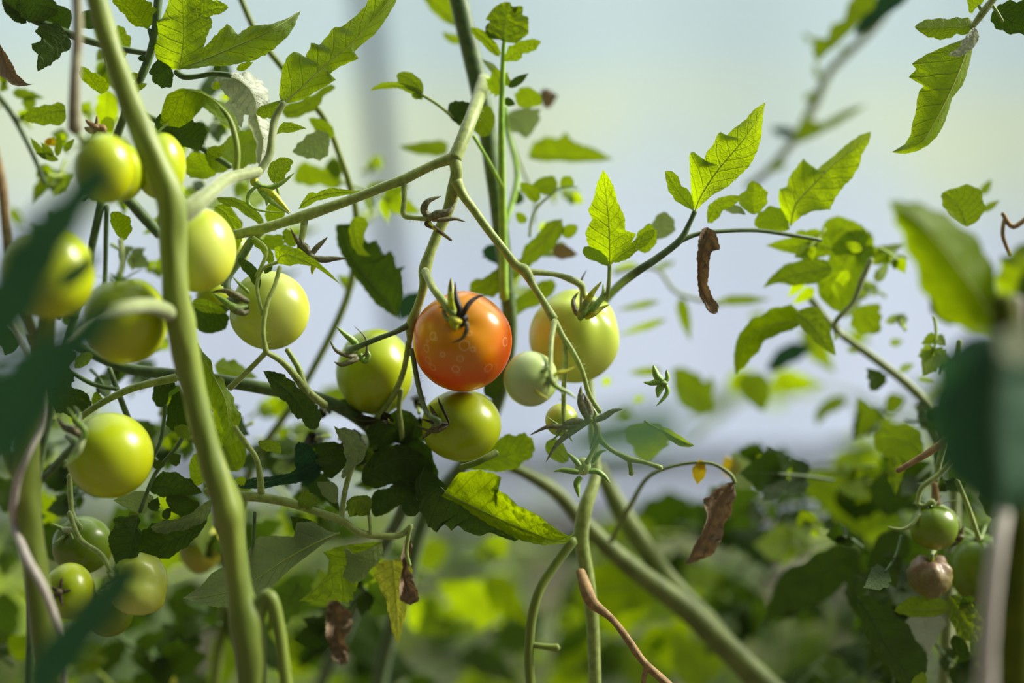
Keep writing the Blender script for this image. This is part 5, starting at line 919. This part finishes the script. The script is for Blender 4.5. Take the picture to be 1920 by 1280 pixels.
L(PG, 'G', [(1655, 130, -.3), (1650, 180), (1610, 230), (1555, 270)], [(1600, 190), (1580, 230), (1530, 260)], [(1668, 160), (1660, 210), (1600, 265)], dz=-.4, mat='wilted', cup=.1, pucker=.05, label='folded whitish leaf base')
L(PG, 'G', [(1755, 40, .2), (1800, 80), (1880, 120), (1960, 120)], [(1735, 80), (1745, 115), (1790, 150), (1870, 162), (1940, 160)], [(1790, 15), (1860, 5), (1930, 20)], dz=.2, mat='dark', under=True, teeth=1)
L(PG, 'G', [(1690, 20, .3), (1650, 10), (1620, -20)], [(1660, 40), (1640, 66), (1625, 20)], [(1700, -10), (1660, -30)], dz=.3, mat='bright')
# PK bright blurred cluster
for a in (([(1450, 700), (1250, 1090)], 0),): pass
L(PK, 'P', [(1560, 465, 5), (1530, 460), (1500, 462), (1435, 460)], [(1550, 440), (1510, 430), (1480, 445)], [(1550, 480), (1500, 478)], dz=5, mat='bright')
L(PK, 'P', [(1610, 470, 6), (1600, 440), (1560, 420), (1540, 430)], [(1630, 440), (1590, 410), (1555, 410)], [(1590, 480), (1550, 460)], dz=6, mat='bright')
L(PK, 'P', [(1620, 430, 6), (1590, 480, 6), (1570, 530, 6), (1560, 580, 6)], [(1580, 440), (1550, 490), (1530, 540)], [(1640, 460), (1620, 520), (1590, 580)], dz=6, mat='bright')
L(PK, 'P', [(1560, 500, 5), (1510, 510), (1470, 520), (1430, 540)], [(1540, 485), (1490, 490), (1455, 510)], [(1550, 520), (1500, 535), (1460, 530)], dz=5, mat='fresh')
L(PK, 'H', [(940, 480, 5), (850, 480), (750, 520), (680, 590), (652, 710)], [(930, 495), (850, 525), (780, 560), (720, 640), (670, 690)], [(920, 415), (850, 410), (770, 440), (690, 500), (650, 590)], dz=5, mat='fresh', cup=-.05, under=True)
L(PK, 'H', [(920, 430, 4), (990, 490), (1040, 560), (1095, 625)], [(1000, 410), (1050, 460), (1075, 540)], [(930, 480), (980, 540), (1040, 590)], dz=4, mat='fresh')
L(PK, 'H', [(1290, 520, 7), (1240, 480), (1220, 440), (1285, 395)], [(1240, 530), (1180, 510), (1160, 460), (1200, 410)], [(1290, 480), (1290, 430)], dz=7, mat='bright')
L(PK, 'H', [(1190, 800, 12), (1250, 850, 12), (1200, 900, 12), (1180, 980, 12)], [(1180, 900), (1200, 860)], [(1280, 880), (1240, 950)], dz=12, mat='fresh')
L(PK, 'H', [(1310, 860, 12), (1350, 840), (1400, 815)], [(1320, 800), (1370, 795)], [(1320, 880), (1370, 860)], dz=12, mat='fresh')
L(PK, 'H', [(990, 590, 18), (920, 600), (850, 640), (790, 690)], [(940, 570), (870, 580), (810, 640)], [(960, 620), (890, 660), (830, 690)], dz=18, mat='teal')
L(PK, 'H', [(380, 720, 16), (440, 770), (500, 800), (550, 860)], [(380, 680), (460, 690), (520, 740), (550, 710), (555, 800)], [(390, 800), (440, 860), (520, 880)], dz=16, mat='fresh')
L(PK, 'H', [(720, 700, 16), (740, 760), (760, 820), (775, 870)], [(670, 720), (680, 790), (730, 840)], [(780, 710), (800, 780), (790, 840)], dz=16, mat='fresh')
L(PK, 'H', [(1140, 820, 18), (1080, 830), (1030, 870), (1010, 930)], [(1110, 800), (1040, 830), (1005, 880)], [(1120, 850), (1060, 880)], dz=18, mat='fresh')
for b, t, w_, dd, m_ in (((470, 240), (130, 410), 0, 0, 0),):
    pass
for b, t, w_, dd in (((320, 385), (130, 425), 13, 12), ((570, 385), (810, 375), 20, 12), ((300, 240), (395, 210), 12, 12), ((410, 370), (455, 560), 26, 12), ((350, 465), (140, 535), 15, 12), ((220, 220), (110, 250), 14, 12), ((330, 690), (180, 700), 16, 12), ((240, 800), (215, 850), 16, 14), ((100, 720), (70, 760), 18, 10), ((1310, 480), (1400, 440), 16, 7), ((1330, 570), (1390, 560), 16, 9), ((1370, 690), (1440, 660), 16, 8), ((1450, 720), (1540, 735), 10, 8), ((1180, 200), (1420, 130), 26, 7), ((1250, 130), (1200, 60), 22, 7), ((1270, 300), (1330, 200), 22, 6), ((1150, 250), (1060, 380), 24, 5), ((1090, 560), (1110, 480), 10, 5), ((960, 280), (880, 370), 20, 6), ((1130, 60), (1050, 55), 20, 6), ((1000, 330), (900, 400), 24, 6), ((1090, 300), (1120, 400), 22, 4.5), ((1210, 160), (1130, 130), 20, 5), ((1140, 600), (1220, 600), 12, 9)):
    G(PK, 'H', b, t, w_ / 2, dd, dt=1, mat='bright' if (b[0] + b[1]) % 3 else 'fresh', N=16, M=3, kind='serr' if w_ > 20 else 'entire')
part('leaf_stalk', PK, [('H', [(1250, 200, 5, 5), (1210, 290, 5, 6), (1170, 390, 5, 5), (1090, 480, 5, 5), (1120, 530, 6, 5)], dict(sides=7)), ('H', [(120, 260, 12, 4), (300, 240, 12, 4), (400, 350, 12, 4), (600, 400, 12, 4)], dict(sides=7))], M_STEMP)
# upper right blurred spray
for b, t, w_, m_ in (((900, 300), (1020, 90), 0, ''),): pass
L(PK, 'G', [(900, 300, 15), (980, 200), (1080, 90), (1180, -40)], [(880, 240), (890, 180), (950, 190), (970, 120), (1030, 100), (1050, 20), (1100, -40)], [(950, 250), (1020, 190), (1100, 110), (1180, 40)], dz=15, mat='fresh', teeth=2)
L(PK, 'G', [(1080, 170, 14), (1180, 110), (1260, 30), (1320, -30)], [(1100, 110), (1170, 40), (1220, -40)], [(1150, 140), (1240, 70), (1340, -10)], dz=14, mat='teal')
L(PK, 'G', [(810, 690, 20), (850, 630), (930, 600), (1040, 550), (1140, 500)], [(800, 620), (860, 575), (930, 590), (1020, 540)], [(850, 670), (930, 630), (1040, 570)], dz=20, mat='fresh', teeth=3)
L(PK, 'G', [(800, 660, 22), (740, 640), (680, 610)], [(760, 660), (700, 640)], [(780, 620), (720, 610)], dz=22, mat='teal')
for b, t, w_ in (((860, 540), (830, 580), 7), ((840, 480), (900, 440), 8), ((910, 380), (890, 300), 7), ((750, 780), (660, 830), 9), ((1020, 250), (1040, 220), 6), ((880, 200), (830, 160), 6)):
    G(PK, 'G', b, t, w_, 20, mat='fresh', N=12, M=3)
# right foreground PH
L(PH, 'P', [(1880, 640, -11), (1840, 560, -11), (1780, 480, -11.5), (1730, 420, -12), (1668, 376, -12)], [(1850, 625), (1790, 610), (1745, 570), (1715, 500), (1690, 440), (1675, 400)], [(1885, 590), (1870, 540), (1850, 470), (1800, 420), (1750, 390), (1700, 378)], dz=-11, dl=.8, dr=.8, mat='fresh', under=True, teeth=0)
L(PH, 'P', [(1885, 630, -11), (1900, 560), (1920, 500), (1960, 450)], [(1870, 560), (1872, 500), (1890, 475), (1930, 450)], [(1920, 620), (1950, 560), (1980, 500)], dz=-11, dl=.8, dr=-.3, mat='fresh', under=True, teeth=0)
L(PH, 'P', [(1880, 620, -20), (1870, 700, -20), (1860, 800, -20), (1880, 960, -20)], [(1800, 640), (1765, 720), (1765, 830), (1820, 930)], [(1950, 640), (1980, 720), (1990, 850), (1940, 950)], dz=-20, dl=1, dr=2, mat='teal', teeth=0, cup=-.1)
L(PH, 'P', [(1870, 640, -22), (1900, 640, -22), (1960, 650, -22)], [(1880, 620), (1930, 615)], [(1880, 672), (1930, 680)], dz=-22, mat='wilted', teeth=0)
L(PH, 'P', [(1850, 480, -9), (1800, 560, -9), (1760, 600, -9)], [(1810, 460), (1760, 520), (1740, 570)], [(1860, 520), (1830, 580), (1790, 610)], dz=-8, mat='dark', teeth=0)
L(PM, 'H', [(1390, 260, 5), (1440, 330), (1500, 420)], [(1420, 250), (1500, 320), (1520, 400)], [(1400, 320), (1450, 390)], dz=5, mat='bright') if False else None
L(PM, 'G', [(1620, 1090, 3), (1600, 1030), (1560, 960), (1500, 925)], [(1570, 1060), (1520, 1010), (1500, 960)], [(1690, 1040), (1700, 960), (1650, 890), (1570, 900)], dz=3, mat='fresh', teeth=2)
for b, t, w_, m_, dd in (((1700, 1010), (1780, 960), 8, 'fresh', 6), ((1690, 930), (1740, 860), 10, 'fresh', 8)): G(PM, 'G', b, t, w_, dd, mat=m_)
# PM shaded leaves at lower right
L(PM, 'I', [(1190, 790, 3), (1260, 900, 3), (1330, 1020, 3), (1430, 1150, 3)], [(1270, 800), (1370, 880), (1440, 970), (1500, 1100)], [(1200, 880), (1250, 1010), (1330, 1110), (1390, 1180)], dz=3, mat='dark')
L(PM, 'I', [(1590, 840, 3), (1520, 850), (1440, 850), (1350, 855)], [(1560, 800), (1470, 790), (1390, 810)], [(1560, 870), (1470, 880), (1390, 870)], dz=3, mat='fresh')
L(PM, 'I', [(1590, 790, 3), (1640, 870), (1680, 930), (1720, 990)], [(1640, 790), (1720, 860), (1745, 940)], [(1590, 850), (1610, 920), (1660, 980)], dz=3, mat='fresh', pucker=.04, teeth=3)
L(PM, 'I', [(1480, 880, 4), (1490, 940), (1500, 1050)], [(1400, 890), (1430, 960), (1480, 1010)], [(1570, 880), (1550, 960), (1520, 1010)], dz=4, mat='wilted', label='pale withered leaf')
L(PM, 'I', [(1610, 960, 3), (1620, 1020), (1680, 1060)], [(1600, 1000), (1640, 1060)], [(1650, 980), (1680, 1030)], dz=3, mat='dark', under=True)
L(PM, 'I', [(1430, 1190, 2), (1460, 1150), (1475, 1120)], [(1430, 1160), (1460, 1130)], [(1490, 1170), (1490, 1140)], dz=2, mat='fresh')
L(PM, 'I', [(1560, 250, 5), (1620, 150), (1680, 60), (1730, -40)], [(1520, 200), (1560, 80), (1640, -20)], [(1640, 260), (1720, 200), (1780, 80)], dz=5, mat='dark')
L(PM, 'I', [(1760, 120, 2), (1800, 220), (1810, 330), (1780, 450)], [(1720, 200), (1730, 300), (1740, 400)], [(1850, 150), (1880, 280), (1850, 400)], dz=2, mat='dark')
L(PM, 'I', [(1480, 170, 6), (1420, 120), (1340, 100), (1260, 110)], [(1450, 200), (1370, 180), (1290, 160)], [(1470, 110), (1440, 50), (1360, 40), (1280, 60)], dz=6, mat='fresh', teeth=4)
L(PM, 'I', [(1290, 420, 9), (1340, 330), (1400, 250), (1520, 200)], [(1240, 340), (1300, 240), (1400, 190)], [(1340, 440), (1420, 360), (1500, 270)], dz=9, mat='dark')
L(PM, 'I', [(960, 250, 14), (1060, 310), (1160, 400), (1200, 520)], [(1060, 240), (1180, 300), (1260, 400), (1260, 500)], [(950, 310), (1040, 400), (1140, 490)], dz=14, mat='fresh')
L(PM, 'I', [(1190, 600, 10), (1100, 640), (1000, 700), (850, 760), (780, 900)], [(1150, 560), (1050, 580), (950, 640), (850, 700)], [(1200, 660), (1130, 740), (1000, 830), (880, 860)], dz=10, mat='dark')
L(PM, 'I', [(1380, 500, 8), (1330, 560), (1290, 640), (1280, 780)], [(1320, 500), (1250, 580), (1240, 700)], [(1420, 540), (1390, 640), (1340, 740)], dz=8, mat='dark')
LM('palegreen', (.08, .17, .09), (.12, .22, .12), (.12, .26, .10), tf=.4)
# teal foreground plant (nearest the lens)
L(PV, 'P', [(200, 300, -25), (150, 380, -25), (110, 430, -25), (60, 520, -25), (20, 600, -25), (-60, 700, -25)], [(160, 310), (110, 360), (60, 400), (30, 440), (-10, 500), (-60, 600)], [(215, 340), (170, 400), (130, 470), (90, 540), (50, 620)], dz=-25, mat='teal', teeth=0)
L(PV, 'P', [(240, 560, -25), (170, 620, -25), (100, 680, -25), (30, 760, -25), (-60, 860, -25)], [(200, 550), (120, 610), (50, 640), (0, 680), (-60, 720)], [(215, 610), (160, 680), (120, 740), (70, 820), (0, 880)], dz=-25, mat='teal', teeth=0)
L(PV, 'P', [(262, 1060, -20), (240, 1085, -20), (195, 1135, -20), (140, 1195, -20), (60, 1300, -20)], [(235, 1055), (180, 1100), (120, 1160), (50, 1250)], [(255, 1090), (215, 1150), (170, 1215), (110, 1290)], dz=-20, mat='teal', teeth=0)
L(PV, 'P', [(180, 490, -16), (150, 500, -16), (110, 540, -16)], [(190, 470), (130, 500)], [(170, 510), (130, 540)], dz=-16, mat='teal', teeth=0)
L(PV, 'P', [(1300, 780, -31), (1220, 800, -31), (1130, 810, -31), (1050, 850, -31)], [(1250, 765), (1170, 770), (1090, 800)], [(1250, 845), (1170, 855), (1090, 865)], dz=-31, mat='palegreen', teeth=0)
part('stem', PV, [('P', [(-60, 560, -26, 10), (-80, 900, -26, 12), (-60, 1300, -26, 12)], dict(ground=True, sides=10)), ('P', [(200, 300, -25, 3), (260, 250, -25, 3)], dict(sides=6))], M_STEMD)

L(PH, 'P', [(1890, 700, -12), (1920, 600, -12), (1960, 520, -12)], [(1885, 640), (1900, 560), (1930, 500)], [(1950, 680), (1990, 580)], dz=-12, mat='dark', teeth=0)

def petal(par, *a, **k): G(par, *a, mat='petal', name='petal', kind='entire', label='yellow flower petal', **k)
LM('petal', (.75, .52, .01), (.75, .52, .02), (.85, .6, .01), tf=.4, vein=(.6, .4, .02))
petal(PY, 'I', (500, 205), (485, 300), 13, 2.5, N=12, M=3); petal(PY, 'I', (520, 205), (480, 225), 11, 2.5, N=12, M=3)
petal(PY, 'I', (650, 270), (610, 170), 18, 9, N=12, M=3); petal(PY, 'I', (700, 300), (650, 150), 26, 9, N=12, M=3) if False else None
G(PY, 'I', (720, 320), (640, 150), 30, 9, mat='pale', N=14, M=3)
petal(PJ, 'A', (280, 820), (300, 770), 12, 3, N=12, M=3); petal(PJ, 'A', (285, 810), (250, 790), 10, 3, N=12, M=3)
# pale blurred tufts of young growth
for b, t in (((300, 880), (230, 800)), ((330, 900), (200, 860)), ((260, 900), (170, 770)), ((360, 850), (420, 780)), ((320, 880), (340, 760))): G(PJ, 'A', b, t, 7, 2.5, kind='entire', mat='fresh', N=12, M=3)
# ------------------------------------------------------------------ leaves filling the depth behind, region by region
def fill(par, x0, y0, x1, y1, n, d0, d1, pal, ln, seed, single=.35):
    R_ = random.Random(seed)
    for i in range(n):
        x = R_.uniform(x0, x1); y = y0 + (y1 - y0) * ((i + R_.random()) / n); dz = R_.uniform(d0, d1); a = R_.uniform(0, 2 * PI); l_ = ln * R_.uniform(.7, 1.3) * 65 / (65 + dz)
        t = (x + math.cos(a) * l_, y + math.sin(a) * l_ * .8 + l_ * .25)
        if R_.random() < single: G(par, 'P', (x, y), t, l_ * .27, dz, bend=R_.uniform(-.12, .12) * l_, dt=R_.uniform(-2, 2), tilt=R_.uniform(-.8, .8), mat=R_.choice(pal), N=14, M=3, under=R_.random() < .4, wave=.02)
        else: C_(par, 'P', (x, y), t, l_ * .24, dz, bend=R_.uniform(-.15, .15) * l_, dt=R_.uniform(-3, 3), pairs=2, mat=R_.choice(pal), N=12, under=R_.random() < .4, tilt=R_.uniform(-.8, .8))
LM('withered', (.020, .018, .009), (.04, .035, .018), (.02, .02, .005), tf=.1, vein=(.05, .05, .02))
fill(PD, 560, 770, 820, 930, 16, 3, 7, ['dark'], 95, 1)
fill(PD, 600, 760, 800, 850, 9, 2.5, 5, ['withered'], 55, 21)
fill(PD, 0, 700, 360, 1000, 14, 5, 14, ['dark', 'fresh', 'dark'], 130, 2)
fill(PX, 0, 950, 500, 1280, 26, 8, 22, ['fresh', 'dark', 'dark'], 170, 3)
fill(PJ, 90, 20, 480, 420, 12, 4, 10, ['fresh', 'dark', 'bright'], 90, 4)
fill(PX, 400, 720, 800, 1000, 10, 9, 20, ['fresh', 'dark'], 150, 6)
fill(PM, 1450, 880, 1920, 1280, 30, 7, 20, ['dark', 'fresh', 'dark', 'dark'], 170, 7)
fill(PM, 1600, 700, 1800, 900, 6, 6, 14, ['fresh', 'dark'], 120, 8)
fill(PY, 450, 1040, 1350, 1300, 34, 16, 45, ['fresh', 'dark', 'dark', 'bright'], 230, 9)
fill(PK, 1230, 860, 1650, 1100, 20, 12, 30, ['fresh', 'dark', 'dark'], 190, 10)
fill(PK, 1150, 560, 1700, 830, 7, 14, 30, ['fresh', 'bright'], 110, 12, .8)
fill(PD, 400, 1000, 700, 1150, 7, 4, 12, ['dark', 'fresh'], 130, 13)
fill(PX, 0, 150, 150, 420, 8, 6, 16, ['fresh', 'bright', 'fresh'], 75, 31)
fill(PJ, 130, 370, 430, 560, 12, 4, 10, ['dark', 'fresh', 'pale', 'dark'], 80, 32)
fill(PJ, 320, 180, 500, 400, 8, 3, 8, ['fresh', 'bright', 'dark'], 70, 33)
fill(PB, 0, 540, 110, 900, 10, 2, 8, ['dark', 'fresh', 'dark'], 80, 34)
fill(PD, 90, 640, 430, 960, 14, 3, 9, ['dark', 'fresh', 'dark'], 85, 35)
fill(PX, 380, 760, 640, 960, 8, 5, 14, ['fresh', 'dark', 'bright'], 95, 36)
fill(PX, 500, 320, 760, 560, 6, 9, 20, ['fresh', 'bright'], 75, 37)
fill(PC, 960, 330, 1090, 560, 6, 6, 12, ['fresh', 'bright'], 60, 38)
fill(PK, 1500, 420, 1720, 620, 8, 4, 10, ['fresh', 'bright', 'fresh'], 75, 39)
fill(PM, 1660, 560, 1860, 900, 9, 4, 12, ['dark', 'fresh'], 90, 40)
fill(PM, 1600, 900, 1920, 1280, 10, 3, 7, ['dark'], 120, 41)
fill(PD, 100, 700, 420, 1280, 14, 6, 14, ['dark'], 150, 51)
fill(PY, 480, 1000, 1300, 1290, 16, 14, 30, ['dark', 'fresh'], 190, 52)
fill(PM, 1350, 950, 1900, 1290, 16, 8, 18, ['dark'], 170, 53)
# ------------------------------------------------------------------ background plants
def leaf3(bm, o, dirv, nrm, length, width, droop, rnd, N=9, M=2, kind='lobed'):
    s = dirv.cross(nrm).normalized()
    def mp(t): return o + dirv * (length * t) - Vector((0, 0, 1)) * (droop * length * t * t)
    mid = [mp(t) for t in (0, .25, .5, .75, 1)]
    ed = [[mp(t) + s * (sg * width * w_) - nrm * (width * w_ * .25) for t, w_ in gshape(kind, rnd)] for sg in (-1, 1)]
    blade(bm, mid, ed[0], ed[1], N, M, 0, 0.02, 0, 10, nrm, rnd.randrange(999), .02, 0)
def compound3(root, o, az, el, length, m, rnd):
    d = Vector((math.cos(az) * math.cos(el), math.sin(az) * math.cos(el), math.sin(el))); n = Vector((0, 0, 1)); n = (n - d * n.dot(d)).normalized()
    s = d.cross(n); bm = newbm(); dr = rnd.uniform(.3, .9)
    def mp(t): return o + d * (length * t) - Vector((0, 0, 1)) * (dr * length * t * t * .6)
    tube3(bm, [(*mp(t), .0016 * (1 - .6 * t)) for t in (0, .3, .6, .8)], n=2, sides=5, midx=1, lump=0)
    leaf3(bm, mp(.72), (mp(1) - mp(.72)).normalized(), n, length * .42, length * .13, .3, rnd)
    for t, k in ((.68, 1), (.48, .9), (.28, .6)):
        for sg in (-1, 1):
            dd = (d * .5 + s * sg * .85 + Vector((0, 0, rnd.uniform(-.4, .15)))).normalized()
            leaf3(bm, mp(t), dd, (n + d * rnd.uniform(-.4, .4)).normalized(), length * .36 * k, length * .105 * k, .35, rnd, N=8)
    return build('leaf', bm, LEAFM[m], root)
def proto(seed, h, nl, size, pal, label, group):
    rnd = random.Random(seed); root = empty('tomato_plant', label, 'tomato plant', (0, 0, 0), group)
    bm = newbm(); pts = [(rnd.uniform(-.03, .03) * i, rnd.uniform(-.03, .03) * i, h * i / 5, .006 * (1 - i * .1)) for i in range(6)]
    tube3(bm, pts, n=3, sides=8); build('stem', bm, M_STEMF, root)
    q = catmull(pts, 6)
    for i in range(nl):
        z = (i + .6) / nl; p = q[min(int(z * len(q)), len(q) - 1)]
        compound3(root, Vector(p[:3]), i * 2.4 + rnd.uniform(-.4, .4), rnd.uniform(-.1, .7), size * rnd.uniform(.7, 1.15), rnd.choice(pal), rnd)
    return root
def copy_tree(o, parent=None):
    c = o.copy(); COL.objects.link(c); c.parent = parent
    for ch in o.children: copy_tree(ch, c)
    return c
GRP = 'soft blurred tomato plants filling the background'
PR = [proto(11, .52, 26, .17, ['fresh', 'dark', 'fresh', 'dark', 'bright'], '', GRP), proto(12, .44, 24, .15, ['fresh', 'fresh', 'pale', 'dark'], '', GRP), proto(13, .56, 28, .18, ['dark', 'fresh', 'dark', 'fresh'], '', GRP)]
#        proto, screen x of the foot, distance, height scale, turn
SPOTS = [(0, 60, 1.25, .95, 0.2), (1, 400, 1.2, 1.05, 1.3), (2, 640, 1.35, .8, 2.2), (1, 880, 1.25, 1.0, 3), (2, 1150, 1.3, .78, 4), (0, 1400, 1.2, .85, 5), (2, 1680, 1.15, 1.0, .6), (0, 1900, 1.2, 1.15, 2.6),
         (1, 230, 1.7, 1.0, 1), (0, 520, 1.75, .8, 2), (2, 780, 1.7, .65, 3.3), (1, 1010, 1.75, .82, 4.4), (0, 1290, 1.75, .66, 5.5), (2, 1830, 1.7, .95, .1), (1, 1560, 1.75, .9, 1.7),
         (0, 120, 2.3, .9, 2.9), (2, 400, 2.4, .65, 3.9), (1, 680, 2.3, .7, .4), (0, 960, 2.4, .55, 5.1), (2, 1930, 2.3, .9, 2.1), (1, 1200, 2.4, .6, 3.1), (0, -160, 1.6, 1.1, 1.1), (2, -60, 2.2, 1.1, .7), (1, 2150, 1.6, 1.2, 1.9),
         (2, 20, 3.0, .9, .9), (1, 560, 3.0, .5, 2.5), (1, 1700, 2.7, .7, 1.5), (0, 820, 3.0, .4, 1.5),
         (2, 2700, .95, 1.75, .5), (0, 2600, 1.5, 1.9, 1.5)]  # unseen tall plants, added to shade the lower right
LBL = ['front row, at the left edge below the twine', 'front row, under the thick upright stem', 'front row, under the drooping yellowing leaf', 'front row, under the big folded leaf', 'front row, round the brown twig', 'front row, below the dried hanging leaf', 'front row, under the shrivelled tomato', 'front row, at the right edge',
       'second row, behind the lobed tomato', 'second row, right of the thick stem', 'second row, behind the dried brown leaf', 'second row, left of the arched stalk', 'second row, behind the diagonal stems', 'second row, right of the hanging tomatoes', 'second row, left of the shrivelled tomato',
       'third row, behind the left tomato cluster', 'third row, behind the thick stem', 'third row, below the red tomato', 'third row, below the small whitish tomato', 'third row, at the right edge', 'third row, by the foot of the diagonal stems', 'just outside the left edge, near', 'just outside the left edge, farther', 'just outside the right edge', 'last row, far left by the film', 'last row, left of centre by the film', 'last row, right by the film', 'last row, centre by the film', 'tallest, unseen, added beyond the right edge for shade, nearer one', 'tallest, unseen, added beyond the right edge for shade, farther one']
LBL = ['blurred background tomato plant ' + s_ for s_ in LBL]
used = set()
def side(x): return ('far left' if x < 150 else 'left' if x < 500 else 'left of centre' if x < 800 else 'centre' if x < 1120 else 'right of centre' if x < 1500 else 'right' if x < 1820 else 'far right')
for i, (k, x, dist, sc, rz) in enumerate(SPOTS):
    o = PR[k] if k not in used else copy_tree(PR[k]); used.add(k)
    q = PW(x, 640, dist); o.location = (q.x, q.y, -.01); o.rotation_euler = (0, 0, rz * 2); o.scale = (1, 1, sc) if False else (sc ** .5, sc ** .5, sc)
    o['label'] = LBL[i]
